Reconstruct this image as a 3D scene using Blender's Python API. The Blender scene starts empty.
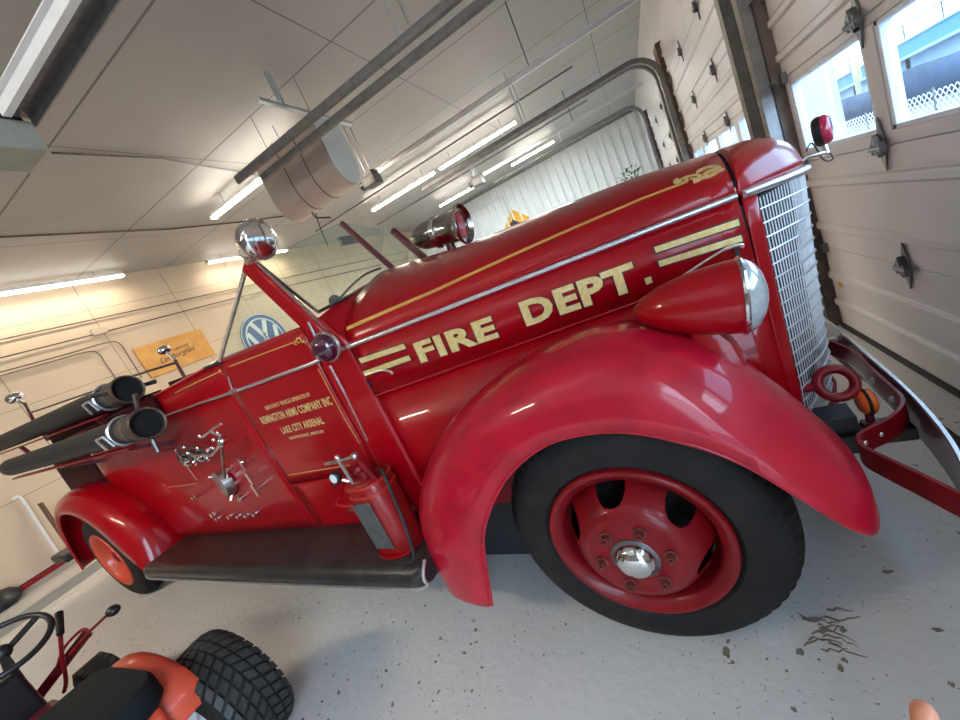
import bpy, bmesh, math, random
from mathutils import Vector, Matrix, noise
random.seed(7)
PI = math.pi
C = bpy.context.scene.collection
# ------------------------------------------------------------------ camera
H = 1.45
F_PX = 398.2
RC = Matrix(((0.85094, 0.32900, -0.40939), (-0.28963, -0.35612, -0.88843), (-0.43808, 0.87457, -0.20776)))
# re-orthonormalise
_x = Vector(RC[0]).normalized(); _z = _x.cross(Vector(RC[1])).normalized(); _y = _z.cross(_x).normalized()
CX, CY, CZ = _x, _y, _z            # camera right, down, forward in world
cam_d = bpy.data.cameras.new('camera'); cam = bpy.data.objects.new('camera', cam_d); C.objects.link(cam)
cam_d.sensor_width = 36; cam_d.sensor_fit = 'HORIZONTAL'; cam_d.lens = 36*F_PX/960; cam_d.clip_start = 0.01; cam_d.clip_end = 500
m = Matrix.Identity(4)
for i in range(3):
    m[i][0] = CX[i]; m[i][1] = -CY[i]; m[i][2] = -CZ[i]
m[2][3] = H
cam.matrix_world = m
bpy.context.scene.camera = cam
# ------------------------------------------------------------------ world, exposure
S = bpy.context.scene
S.view_settings.view_transform = 'Standard'; S.view_settings.look = 'None'; S.view_settings.gamma = 1; S.view_settings.use_curve_mapping = False
S.view_settings.exposure = 0.58
w = bpy.data.worlds.new('sky'); S.world = w; w.use_nodes = True
wn = w.node_tree.nodes; wl = w.node_tree.links; wn.clear()
wo = wn.new('ShaderNodeOutputWorld'); wb = wn.new('ShaderNodeBackground'); tcw = wn.new('ShaderNodeTexCoord')
nz = wn.new('ShaderNodeTexNoise'); nz.inputs['Scale'].default_value = 3; nz.inputs['Detail'].default_value = 5
rp = wn.new('ShaderNodeValToRGB'); rp.color_ramp.elements[0].position = .35; rp.color_ramp.elements[0].color = (.34,.58,.90,1); rp.color_ramp.elements[1].position = .6; rp.color_ramp.elements[1].color = (.56,.76,.98,1)
wl.new(tcw.outputs['Generated'], nz.inputs['Vector']); wl.new(nz.outputs['Fac'], rp.inputs['Fac']); wl.new(rp.outputs['Color'], wb.inputs['Color']); wl.new(wb.outputs[0], wo.inputs[0])
wb.inputs['Strength'].default_value = 4.8
WARM = (1.0, .83, .64); NEUT = (1.0, .96, .89); COOL = (.72, .90, 1.0)
def area(name, loc, sx, sy, power, col, rot=(0,0,0)):
    d = bpy.data.lights.new(name, 'AREA'); d.shape = 'RECTANGLE'; d.size = sx; d.size_y = sy; d.energy = power; d.color = col
    o = bpy.data.objects.new(name, d); C.objects.link(o); o.location = loc; o.rotation_euler = rot; return o
# added cool fill lamp outside the added open bay (right of the camera)
dl = area('added_bay_fill', (2.6,-2.7,2.5), 3.0, 3.2, 170, (.74,.88,1.0)); dl.rotation_euler = Vector((-1,.30,-.42)).to_track_quat('-Z','Y').to_euler()
# ------------------------------------------------------------------ pixel -> point helpers
YAW = math.radians(4.5)
FV = Vector((math.cos(YAW), -math.sin(YAW), 0)); LV = Vector((math.sin(YAW), math.cos(YAW), 0))
_FV0 = Vector((math.cos(YAW), -math.sin(YAW), 0))
TR = Vector((-.305, 1.09, 0)) + .86*LV
def ray(u, v):
    a = (u-480)/F_PX; b = (v-360)/F_PX
    return CX*a + CY*b + CZ
def Wp(u, v, x=None, y=None, z=None):
    d = ray(u, v); O = Vector((0,0,H))
    if x is not None: t = x/d.x
    elif y is not None: t = y/d.y
    else: t = (z-H)/d.z
    return O + d*t
def loc(p):
    q = Vector(p) - TR; return Vector((q.dot(FV), q.dot(LV), p[2]))
CL = loc((0,0,H))
def P(u, v, x=None, y=None, z=None):
    d = ray(u, v); d = Vector((d.dot(FV), d.dot(LV), d.z))
    if x is not None: t = (x-CL.x)/d.x
    elif y is not None: t = (y-CL.y)/d.y
    else: t = (z-CL.z)/d.z
    return CL + d*t
# ------------------------------------------------------------------ materials
def mat(name, col, rough=.5, metal=0, coat=0, emit=None, es=0, noise_amt=0, nscale=8, bump=0, bscale=60, spec=.5, col2=None):
    m = bpy.data.materials.new(name); m.use_nodes = True; n = m.node_tree.nodes; l = m.node_tree.links
    b = n['Principled BSDF']
    b.inputs['Base Color'].default_value = (*col, 1); b.inputs['Roughness'].default_value = rough; b.inputs['Metallic'].default_value = metal
    b.inputs['Coat Weight'].default_value = coat; b.inputs['Coat Roughness'].default_value = .04; b.inputs['Specular IOR Level'].default_value = spec
    if emit: b.inputs['Emission Color'].default_value = (*emit, 1); b.inputs['Emission Strength'].default_value = es
    tc = n.new('ShaderNodeTexCoord')
    nt = n.new('ShaderNodeTexNoise'); nt.inputs['Scale'].default_value = nscale; nt.inputs['Detail'].default_value = 6; nt.inputs['Roughness'].default_value = .6
    l.new(tc.outputs['Object'], nt.inputs['Vector'])
    c2 = col2 or tuple(c*(1-noise_amt) for c in col)
    mx = n.new('ShaderNodeMix'); mx.data_type = 'RGBA'; mx.inputs[6].default_value = (*col, 1); mx.inputs[7].default_value = (*c2, 1)
    r = n.new('ShaderNodeValToRGB'); r.color_ramp.elements[0].position = .42; r.color_ramp.elements[1].position = .7
    l.new(nt.outputs['Fac'], r.inputs['Fac']); l.new(r.outputs['Color'], mx.inputs[0]); l.new(mx.outputs[2], b.inputs['Base Color'])
    if bump:
        n2 = n.new('ShaderNodeTexNoise'); n2.inputs['Scale'].default_value = bscale; n2.inputs['Detail'].default_value = 4
        l.new(tc.outputs['Object'], n2.inputs['Vector'])
        bp = n.new('ShaderNodeBump'); bp.inputs['Strength'].default_value = bump; bp.inputs['Distance'].default_value = .01
        l.new(n2.outputs['Fac'], bp.inputs['Height']); l.new(bp.outputs[0], b.inputs['Normal'])
    return m
M = {}
M['red'] = mat('fire_engine_red_paint', (.36,.0008,.006), .30, 0, .5, noise_amt=.15, nscale=3, spec=.2)
M['red_worn'] = mat('fender_red_paint', (.50,.006,.026), .36, 0, .5, noise_amt=.25, nscale=9, bump=.04, bscale=90, spec=.25)
M['red_flat'] = mat('dull_red_paint', (.23,.004,.008), .42, 0, .2, noise_amt=.3, nscale=14, spec=.25)
M['maroon_matte'] = mat('matte_maroon_paint', (.045,.003,.008), .6, noise_amt=.2, spec=.15)
M['siren'] = mat('siren_chrome', (.50,.47,.43), .14, 1, noise_amt=.3, nscale=15)
M['maroon'] = mat('maroon_paint', (.12,.006,.016), .35, 0, .5, noise_amt=.2)
M['orange_red'] = mat('orange_red_paint', (.62,.075,.035), .4, 0, .4, noise_amt=.15, nscale=6)
M['chrome'] = mat('chrome', (.78,.78,.77), .10, 1, noise_amt=.1)
M['nickel'] = mat('worn_nickel', (.78,.75,.70), .32, 1, noise_amt=.35, nscale=20)
M['steel'] = mat('dull_steel', (.22,.22,.22), .45, 1, noise_amt=.35, nscale=20)
M['galv'] = mat('galvanised_steel', (.24,.245,.25), .42, .8, noise_amt=.3, nscale=12)
M['alum'] = mat('aluminium_trim', (.75,.76,.78), .28, .9, noise_amt=.12)
M['grille'] = mat('pale_grille_metal', (.74,.76,.80), .3, .7, noise_amt=.1)
M['black'] = mat('black_paint', (.012,.012,.014), .4, noise_amt=.2)
M['void'] = mat('dark_interior', (.008,.008,.009), .9)
M['rubber'] = mat('tyre_rubber', (.013,.012,.0115), .7, noise_amt=.35, nscale=10, bump=.12, bscale=120, col2=(.022,.020,.018), spec=.25)
M['hose'] = mat('suction_hose_rubber', (.018,.0175,.016), .55, noise_amt=.3, nscale=12, bump=.15, bscale=60)
M['board'] = mat('running_board_rubber', (.018,.016,.015), .33, noise_amt=.4, nscale=9, bump=.15, bscale=70, col2=(.045,.040,.036))
M['bronze'] = mat('aged_bronze', (.12,.09,.07), .5, .5, noise_amt=.5, nscale=30, bump=.1)
M['gold'] = mat('gold_leaf', (.78,.56,.20), .38, .35, noise_amt=.35, nscale=60, col2=(.86,.72,.38))
M['goldline'] = mat('gold_pinstripe', (.72,.42,.10), .4, .25, noise_amt=.1)
M['lens_dark'] = mat('dark_red_lens', (.06,.004,.020), .12, 0, 1)
M['lens_red'] = mat('red_lens', (.45,.01,.05), .12, 0, 1)
M['amber'] = mat('amber_lens', (.85,.14,.02), .12, 0, 1)
M['seat'] = mat('black_vinyl', (.006,.010,.012), .6, noise_amt=.2, spec=.2)
M['white'] = mat('white_paint', (.80,.80,.78), .5, noise_amt=.06)
M['tube_soft'] = mat('lit_wall_tube', (1,1,1), .5, emit=(1,.93,.80), es=9)
M['wall_tan'] = mat('tan_wall_panel', (.60,.50,.40), .6, noise_amt=.08, nscale=1.2)
M['wall_white'] = mat('white_ribbed_steel', (.74,.78,.79), .4, .0, noise_amt=.08, nscale=2)
M['doorp'] = mat('white_door_steel', (.68,.66,.665), .42, noise_amt=.10, nscale=1.5, bump=.03, bscale=40)
M['doorrib'] = M['doorp']
M['tan_metal'] = mat('tan_heater_steel', (.50,.42,.35), .4, .1, noise_amt=.15, nscale=4)
M['green_grey'] = mat('grey_green_enamel', (.36,.38,.32), .5, noise_amt=.15)
M['greyplate'] = mat('grey_label_plate', (.10,.10,.095), .5, noise_amt=.4, nscale=25)
M['tube'] = mat('lit_tube', (1,1,1), .5, emit=(1,.93,.80), es=30)
M['wood'] = mat('stained_board', (.60,.30,.07), .5, noise_amt=.35, nscale=5, col2=(.70,.38,.10))
M['brown'] = mat('brown_wood', (.16,.085,.045), .6, noise_amt=.3)
M['blue'] = mat('blue_sign', (.03,.09,.30), .35, noise_amt=.05)
M['sign_white'] = mat('sign_white', (.72,.80,.80), .35)
M['pale_yellow'] = mat('pale_yellow_paint', (.75,.66,.38), .6)
M['yellow'] = mat('yellow_sign', (.80,.42,.03), .5, noise_amt=.15)
M['green'] = mat('green_leaf', (.05,.14,.04), .6, noise_amt=.4)
M['teal'] = mat('teal_cladding', (.13,.34,.36), .6, noise_amt=.1)
M['pale'] = mat('pale_cladding', (.50,.62,.68), .6, noise_amt=.05)
M['tarp'] = mat('blue_tarp', (.05,.085,.15), .6, noise_amt=.25, nscale=2)
M['gravel'] = mat('gravel_yard', (.26,.27,.29), .9, noise_amt=.4, nscale=2)
M['vinyl'] = mat('window_vinyl', (.72,.80,.86), .4)
M['skin'] = mat('skin', (.72,.30,.18), .42, noise_amt=.15, nscale=60, bump=.05)
M['nail'] = mat('fingernail', (.80,.48,.36), .25, 0, .5)
M['seal'] = mat('black_rubber_seal', (.02,.02,.022), .7, noise_amt=.2)
M['grey_floorpaint'] = mat('grey_blue_floor_paint', (.27,.29,.30), .5, noise_amt=.2, nscale=4)
M['pale_floorpaint'] = mat('pale_line_paint', (.62,.60,.55), .5, noise_amt=.12, nscale=4)
M['zinc'] = mat('bright_zinc_bracket', (.62,.72,.75), .35, .8, noise_amt=.2)
def glass_mat(name, tint, refl=.12, dirt=0.0):
    m = bpy.data.materials.new(name); m.use_nodes = True; n = m.node_tree.nodes; l = m.node_tree.links; n.clear()
    o = n.new('ShaderNodeOutputMaterial'); t = n.new('ShaderNodeBsdfTransparent'); t.inputs[0].default_value = (*tint, 1)
    g = n.new('ShaderNodeBsdfGlossy'); g.inputs['Roughness'].default_value = .02
    lw = n.new('ShaderNodeLayerWeight'); lw.inputs[0].default_value = .5
    pw = n.new('ShaderNodeMath'); pw.operation = 'POWER'; pw.inputs[1].default_value = 4; l.new(lw.outputs['Facing'], pw.inputs[0])
    f = n.new('ShaderNodeMath'); f.operation = 'MULTIPLY_ADD'; f.inputs[1].default_value = .5; f.inputs[2].default_value = .03; l.new(pw.outputs[0], f.inputs[0])
    mx = n.new('ShaderNodeMixShader'); l.new(f.outputs[0], mx.inputs[0]); l.new(t.outputs[0], mx.inputs[1]); l.new(g.outputs[0], mx.inputs[2])
    last = mx
    if dirt:
        d = n.new('ShaderNodeBsdfDiffuse'); d.inputs[0].default_value = (.8,.82,.8,1)
        nz = n.new('ShaderNodeTexNoise'); nz.inputs['Scale'].default_value = 40; tc = n.new('ShaderNodeTexCoord'); l.new(tc.outputs['Object'], nz.inputs['Vector'])
        mu = n.new('ShaderNodeMath'); mu.operation = 'MULTIPLY'; mu.inputs[1].default_value = dirt; l.new(nz.outputs['Fac'], mu.inputs[0])
        m2 = n.new('ShaderNodeMixShader'); l.new(mu.outputs[0], m2.inputs[0]); l.new(mx.outputs[0], m2.inputs[1]); l.new(d.outputs[0], m2.inputs[2]); last = m2
    l.new(last.outputs[0], o.inputs[0]); return m
M['glass'] = glass_mat('window_glass', (.93,.96,.98))
M['glass2'] = glass_mat('windshield_glass', (.92,.97,.92), dirt=.12)
# ------------------------------------------------------------------ mesh helpers
def V(*a): return Vector(a)
class MB:
    def __init__(s): s.bm = bmesh.new()
    def face(s, pts):
        try: return s.bm.faces.new([s.bm.verts.new(p) for p in pts])
        except ValueError: return None
    def box(s, c, d, rz=0, mtx=None):
        c = Vector(c); R = Matrix.Rotation(rz, 3, 'Z') if mtx is None else mtx
        v = [s.bm.verts.new(c + R @ Vector((sx*d[0]/2, sy*d[1]/2, sz*d[2]/2))) for sx in (-1,1) for sy in (-1,1) for sz in (-1,1)]
        for f in ((0,1,3,2),(4,6,7,5),(0,4,5,1),(2,3,7,6),(0,2,6,4),(1,5,7,3)): s.bm.faces.new([v[i] for i in f])
        return s
    def bb(s, x0,x1,y0,y1,z0,z1): return s.box(((x0+x1)/2,(y0+y1)/2,(z0+z1)/2), (abs(x1-x0),abs(y1-y0),abs(z1-z0)))
    def bar(s, a, b, w, h, up=(0,0,1)):
        a = Vector(a); b = Vector(b); d = (b-a); L = d.length; d.normalize(); up = Vector(up)
        sd = d.cross(up)
        if sd.length < 1e-4: sd = d.cross(Vector((0,1,0)))
        sd.normalize(); u = sd.cross(d)
        return s.box((a+b)/2, (L,w,h), mtx=Matrix((d,sd,u)).transposed())
    def rings(s, rings, closed=True, caps=True, wrap=False):
        vr = [[s.bm.verts.new(p) for p in r] for r in rings]
        n = len(vr[0]); K = len(vr)
        for i in range(K if wrap else K-1):
            a = vr[i]; b = vr[(i+1) % K]
            for j in range(n if closed else n-1):
                k = (j+1) % n
                try: s.bm.faces.new((a[j], a[k], b[k], b[j]))
                except ValueError: pass
        if caps and closed and not wrap:
            for r, rev in ((vr[0], True), (vr[-1], False)):
                try: s.bm.faces.new(list(reversed(r)) if rev else r)
                except ValueError: pass
        return s
    def tube(s, pts, r, seg=8, caps=True):
        pts = [Vector(p) for p in pts]; K = len(pts); rs = r if isinstance(r, (list, tuple)) else [r]*K
        R = []; prev = None
        for i, p in enumerate(pts):
            t = (pts[min(i+1,K-1)] - pts[max(i-1,0)]).normalized()
            if prev is None:
                a = Vector((0,0,1)) if abs(t.z) < .9 else Vector((0,1,0)); u = t.cross(a).normalized()
            else:
                u = (prev - t*prev.dot(t)).normalized()
            prev = u; v = t.cross(u)
            R.append([p + (u*math.cos(2*PI*j/seg) + v*math.sin(2*PI*j/seg))*rs[i] for j in range(seg)])
        return s.rings(R, True, caps)
    def cyl(s, a, b, r, seg=16, r2=None): return s.tube([a, b], [r, r if r2 is None else r2], seg)
    def lathe(s, org, ax, prof, seg=32):
        """prof: list of (distance along axis, radius)"""
        org = Vector(org); ax = Vector(ax).normalized(); a = Vector((0,0,1)) if abs(ax.z) < .9 else Vector((1,0,0))
        u = ax.cross(a).normalized(); v = ax.cross(u)
        R = [[org + ax*t + (u*math.cos(2*PI*j/seg) + v*math.sin(2*PI*j/seg))*max(r, 1e-4) for j in range(seg)] for t, r in prof]
        return s.rings(R, True, True)
    def ball(s, c, r, seg=16, sc=(1,1,1)):
        c = Vector(c)
        R = [[c + Vector((math.cos(2*PI*j/seg)*math.sin(t)*r*sc[0], math.sin(2*PI*j/seg)*math.sin(t)*r*sc[1], math.cos(t)*r*sc[2])) for j in range(seg)] for t in [PI*(i+.02)/(seg//2+.04) for i in range(seg//2+1)]]
        return s.rings(R, True, True)
    def torus(s, c, ax, R, r, seg=32, sg=10):
        c = Vector(c); ax = Vector(ax).normalized(); a = Vector((0,0,1)) if abs(ax.z) < .9 else Vector((1,0,0))
        u = ax.cross(a).normalized(); v = ax.cross(u); rr = []
        for i in range(seg):
            t = 2*PI*i/seg; d = u*math.cos(t) + v*math.sin(t)
            rr.append([c + d*(R + r*math.cos(2*PI*j/sg)) + ax*r*math.sin(2*PI*j/sg) for j in range(sg)])
        return s.rings(rr, True, False, wrap=True)
    def strip(s, pts, w, t, up=(0,0,1)):
        """flat strap of height w (along up) and thickness t following pts"""
        pts = [Vector(p) for p in pts]; up = Vector(up); R = []
        for i, p in enumerate(pts):
            d = (pts[min(i+1,len(pts)-1)] - pts[max(i-1,0)]).normalized(); n = d.cross(up).normalized()
            R.append([p + up*w/2 + n*t/2, p + up*w/2 - n*t/2, p - up*w/2 - n*t/2, p - up*w/2 + n*t/2])
        return s.rings(R, True, True)
    def grid(s, G, close=False):
        return s.rings(G, close, False)
    def prism(s, outline, vec):
        a = [Vector(p) for p in outline]; vec = Vector(vec)
        return s.rings([a, [p+vec for p in a]], True, True)
    def build(s, name, m, parent=None, smooth=False, bevel=0, solid=0, seg=2, sub=0, offset=0, ang=40):
        bmesh.ops.remove_doubles(s.bm, verts=s.bm.verts, dist=1e-5)
        bmesh.ops.recalc_face_normals(s.bm, faces=s.bm.faces)
        me = bpy.data.meshes.new(name); s.bm.to_mesh(me); s.bm.free()
        o = bpy.data.objects.new(name, me); C.objects.link(o); me.materials.append(m)
        if parent: o.parent = parent
        if solid:
            md = o.modifiers.new('s', 'SOLIDIFY'); md.thickness = solid; md.offset = offset
        if bevel:
            md = o.modifiers.new('b', 'BEVEL'); md.width = bevel; md.segments = seg; md.limit_method = 'ANGLE'; md.angle_limit = math.radians(35)
        if sub:
            md = o.modifiers.new('u', 'SUBSURF'); md.levels = sub; md.render_levels = sub
        if smooth or bevel:
            for p in me.polygons: p.use_smooth = True
            try: me.set_sharp_from_angle(angle=math.radians(ang))
            except Exception: pass
        return o
def spline(pts, n=8):
    pts = [Vector(p) for p in pts]; out = []
    for i in range(len(pts)-1):
        p0 = pts[max(i-1,0)]; p1 = pts[i]; p2 = pts[i+1]; p3 = pts[min(i+2,len(pts)-1)]
        for k in range(n):
            t = k/n; out.append(.5*((2*p1) + (p2-p0)*t + (2*p0-5*p1+4*p2-p3)*t*t + (3*p1-p0-3*p2+p3)*t**3))
    out.append(pts[-1]); return out
def lerp(tab, x):
    if x <= tab[0][0]: return tab[0][1]
    for (a, va), (b, vb) in zip(tab, tab[1:]):
        if x <= b: return va + (vb-va)*(x-a)/(b-a)
    return tab[-1][1]
def root(name, label, cat, loc=(0,0,0), rz=0, group=None):
    o = bpy.data.objects.new(name, None); C.objects.link(o); o.location = loc; o.rotation_euler = (0,0,rz); o.empty_display_size = .1
    return tag(o, label, cat, group)
def tag(o, label, cat, group=None, kind=None):
    if label: o['label'] = label
    if cat: o['category'] = cat
    if group: o['group'] = group
    if kind: o['kind'] = kind
    return o
def struct(o): o['kind'] = 'structure'; return o
def text_mesh(name, body, size, m, parent, mtx, bold=0.0, depth=.0015, shear=0, sx=1, align='LEFT', space=1):
    cu = bpy.data.curves.new(name, 'FONT'); cu.body = body; cu.size = size; cu.offset = bold; cu.extrude = depth; cu.shear = shear; cu.align_x = align; cu.space_character = space; cu.resolution_u = 3
    t = bpy.data.objects.new(name+'_tmp', cu); C.objects.link(t)
    dg = bpy.context.evaluated_depsgraph_get(); me = bpy.data.meshes.new_from_object(t.evaluated_get(dg))
    bpy.data.objects.remove(t); bpy.data.curves.remove(cu)
    me.transform(mtx @ Matrix.Diagonal((sx,1,1,1))); me.materials.clear(); me.materials.append(m)
    o = bpy.data.objects.new(name, me); C.objects.link(o)
    if parent: o.parent = parent
    return o
def frame_mtx(org, ux, uy):
    ux = Vector(ux).normalized(); n = ux.cross(Vector(uy)).normalized(); uy = n.cross(ux)
    mm = Matrix.Identity(4)
    for i in range(3): mm[i][0] = ux[i]; mm[i][1] = uy[i]; mm[i][2] = n[i]; mm[i][3] = org[i]
    return mm
def copy_tree(o, parent=None):
    c = o.copy(); C.objects.link(c)
    if parent: c.parent = parent
    for ch in list(o.children): copy_tree(ch, c)
    return c
# ================================================================== LIGHT FROM TUBES (positions of the fittings)
XL, XG, YF, YN, ZC = -8.9, 1.04, 17.0, -5.0, 4.2
FIX = [  # x0, x1, y, z, colour, power, label   (long axis along x)
 (-5.92,-3.61,5.12, 3.98, WARM, 75, 'lit fluorescent tube light behind the hanging drum heater'),
 (-5.96,-3.87,9.81, 3.98, WARM, 50, 'lit tube light, left one of the end-to-end pair right of the drum heater'),
 (-3.73,-1.64,9.81, 3.98, NEUT, 50, 'lit tube light, right one of the end-to-end pair right of the drum heater'),
 (-5.87,-4.43,13.95, 3.98, COOL, 60, 'small far tube light just above the red siren light'),
 (-2.98,-1.49,13.95, 3.98, COOL, 60, 'small far bluish tube light close to the ribbed white wall'),
 (-5.20,-2.80,-2.00, 3.98, WARM, 80, 'tube light behind the camera, over the red garden tractor'),
 (-2.50,-0.10,-2.00, 3.98, NEUT, 60, 'tube light behind the camera, close to the windowed garage door'),
]
for x0,x1,y,z,c,p,lab in FIX:
    area('tube_glow', ((x0+x1)/2, y, z-.075), x1-x0, .10, p*1.15, c)
LW = [(2.4, 4.92, 'lit tube light high on the tan wall at the left edge'), (6.62, 9.0, 'lit tube light high on the tan wall behind the windshield')]
for y0,y1,lab in LW:
    area('tube_glow', (-8.55, (y0+y1)/2, 4.0), .10, y1-y0, 13, WARM)
# ================================================================== ROOM
def seam_mat(name, col, seams, rough=.55, wseam=.012, dark=.45, var=.08, streak=None):
    m = mat(name, col, rough, noise_amt=var, nscale=.9); n = m.node_tree.nodes; l = m.node_tree.links
    b = n['Principled BSDF']; src = b.inputs['Base Color'].links[0].from_socket
    tc = n.new('ShaderNodeTexCoord'); sp = n.new('ShaderNodeSeparateXYZ'); l.new(tc.outputs['Object'], sp.inputs[0]); tot = None
    for ax, spc, off, ww in seams:
        a = n.new('ShaderNodeMath'); a.operation = 'SUBTRACT'; l.new(sp.outputs[ax], a.inputs[0]); a.inputs[1].default_value = off - spc/2 - 100*spc
        md = n.new('ShaderNodeMath'); md.operation = 'MODULO'; l.new(a.outputs[0], md.inputs[0]); md.inputs[1].default_value = spc
        s2 = n.new('ShaderNodeMath'); s2.operation = 'SUBTRACT'; l.new(md.outputs[0], s2.inputs[0]); s2.inputs[1].default_value = spc/2
        ab = n.new('ShaderNodeMath'); ab.operation = 'ABSOLUTE'; l.new(s2.outputs[0], ab.inputs[0])
        lt = n.new('ShaderNodeMath'); lt.operation = 'LESS_THAN'; l.new(ab.outputs[0], lt.inputs[0]); lt.inputs[1].default_value = ww
        if tot is None: tot = lt
        else:
            mx = n.new('ShaderNodeMath'); mx.operation = 'MAXIMUM'; l.new(tot.outputs[0], mx.inputs[0]); l.new(lt.outputs[0], mx.inputs[1]); tot = mx
    mm = n.new('ShaderNodeMix'); mm.data_type = 'RGBA'; l.new(tot.outputs[0], mm.inputs[0]); l.new(src, mm.inputs[6]); mm.inputs[7].default_value = (*[c*dark for c in col], 1)
    l.new(mm.outputs[2], b.inputs['Base Color']); return m
ceil_m = seam_mat('ceiling_panel', (.35,.34,.33), [('Y',1.60,2.74,.011),('X',2.44,-2.2,.007)], rough=.5, dark=.35)
tanw_m = seam_mat('tan_wall_board', (.64,.51,.37), [('Y',1.50,4.28,.009),('Z',1.22,2.42,.006)], rough=.6, dark=.55)
nearw_m = seam_mat('near_wall_board', (.16,.14,.13), [('X',1.2,0,.009)], rough=.6, dark=.6)
# floor
fm = mat('painted_concrete', (.66,.65,.62), .42, noise_amt=.12, nscale=.8, spec=.4)
n = fm.node_tree.nodes; l = fm.node_tree.links; b = n['Principled BSDF']; src = b.inputs['Base Color'].links[0].from_socket
tc = n.new('ShaderNodeTexCoord')
def spots(scale, lo, col, src, thr2=.6):
    v = n.new('ShaderNodeTexVoronoi'); v.inputs['Scale'].default_value = scale; v.inputs['Randomness'].default_value = 1
    dn = n.new('ShaderNodeTexNoise'); dn.inputs['Scale'].default_value = scale*1.5; dn.inputs['Detail'].default_value = 3
    ad = n.new('ShaderNodeMixRGB'); ad.blend_type = 'ADD'; ad.inputs[0].default_value = .05
    l.new(tc.outputs['Object'], dn.inputs['Vector']); l.new(tc.outputs['Object'], ad.inputs[1]); l.new(dn.outputs['Color'], ad.inputs[2]); l.new(ad.outputs[0], v.inputs['Vector'])
    lt = n.new('ShaderNodeMath'); lt.operation = 'LESS_THAN'; lt.inputs[1].default_value = lo; l.new(v.outputs['Distance'], lt.inputs[0])
    g = n.new('ShaderNodeTexNoise'); g.inputs['Scale'].default_value = 1.7; l.new(tc.outputs['Object'], g.inputs['Vector'])
    gt = n.new('ShaderNodeMath'); gt.operation = 'GREATER_THAN'; gt.inputs[1].default_value = thr2; l.new(g.outputs['Fac'], gt.inputs[0])
    mu = n.new('ShaderNodeMath'); mu.operation = 'MULTIPLY'; l.new(lt.outputs[0], mu.inputs[0]); l.new(gt.outputs[0], mu.inputs[1])
    mx = n.new('ShaderNodeMix'); mx.data_type = 'RGBA'; l.new(mu.outputs[0], mx.inputs[0]); l.new(src, mx.inputs[6]); mx.inputs[7].default_value = (*col,1)
    return mx.outputs[2]
src = spots(16, .13, (.20,.18,.15), src, .50)
src = spots(34, .12, (.25,.23,.20), src, .42)
src = spots(7, .05, (.10,.08,.06), src, .5)
l.new(src, b.inputs['Base Color'])
bn = n.new('ShaderNodeTexNoise'); bn.inputs['Scale'].default_value = 28; bn.inputs['Detail'].default_value = 8; l.new(tc.outputs['Object'], bn.inputs['Vector'])
bp = n.new('ShaderNodeBump'); bp.inputs['Strength'].default_value = .35; bp.inputs['Distance'].default_value = .01; l.new(bn.outputs['Fac'], bp.inputs['Height']); l.new(bp.outputs[0], b.inputs['Normal'])
struct(MB().bb(XL-.1, XG+.3, YN-.1, YF+.1, -.12, 0).build('floor', fm))
struct(MB().bb(XL-.1, XG+.2, YN-.1, YF+.1, ZC, ZC+.1).build('ceiling', ceil_m))
struct(MB().bb(XL-.1, XL, .75, YF, 0, ZC).build('wall_left', tanw_m))
struct(MB().bb(XL-.1, XL+.3, YN, .74, 0, ZC).build('added_dark_wall', nearw_m))  # unseen dark stretch added so the truck side mirrors something dark
struct(MB().bb(XL-.1, XG+.1, YN-.1, YN, 0, ZC).build('wall_near', nearw_m))
# ribbed far wall
b_ = MB(); pts = []; x = XL
while x < XG:
    pts += [(x,YF),(x+.20,YF),(x+.220,YF-.065),(x+.265,YF-.065),(x+.285,YF)]; x += .31
b_.rings([[Vector((px,py,z)) for px,py in pts] for z in (0,ZC)], closed=False, caps=False)
struct(b_.build('wall_far', M['wall_white'], solid=.01))
struct(MB().bb(XL, XG, YF-.10, YF-.02, ZC-.12, ZC-.03).build('trim_1', M['galv']))
# painted bands on the floor by the tan wall
struct(MB().bb(-7.75,-7.15, YN, YF, .0005, .004).build('trim_2', M['grey_floorpaint']))
for i,(a,c) in enumerate(((-7.95,-7.75),(-7.15,-6.95))):
    struct(MB().bb(a,c, YN, YF, .0005, .0035).build('trim_%d'%(3+i), M['pale_floorpaint']))
struct(MB().bb(XL, XL+.02, .75, YF, 0, .14).build('baseboard_left', M['pale_floorpaint']))
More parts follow.
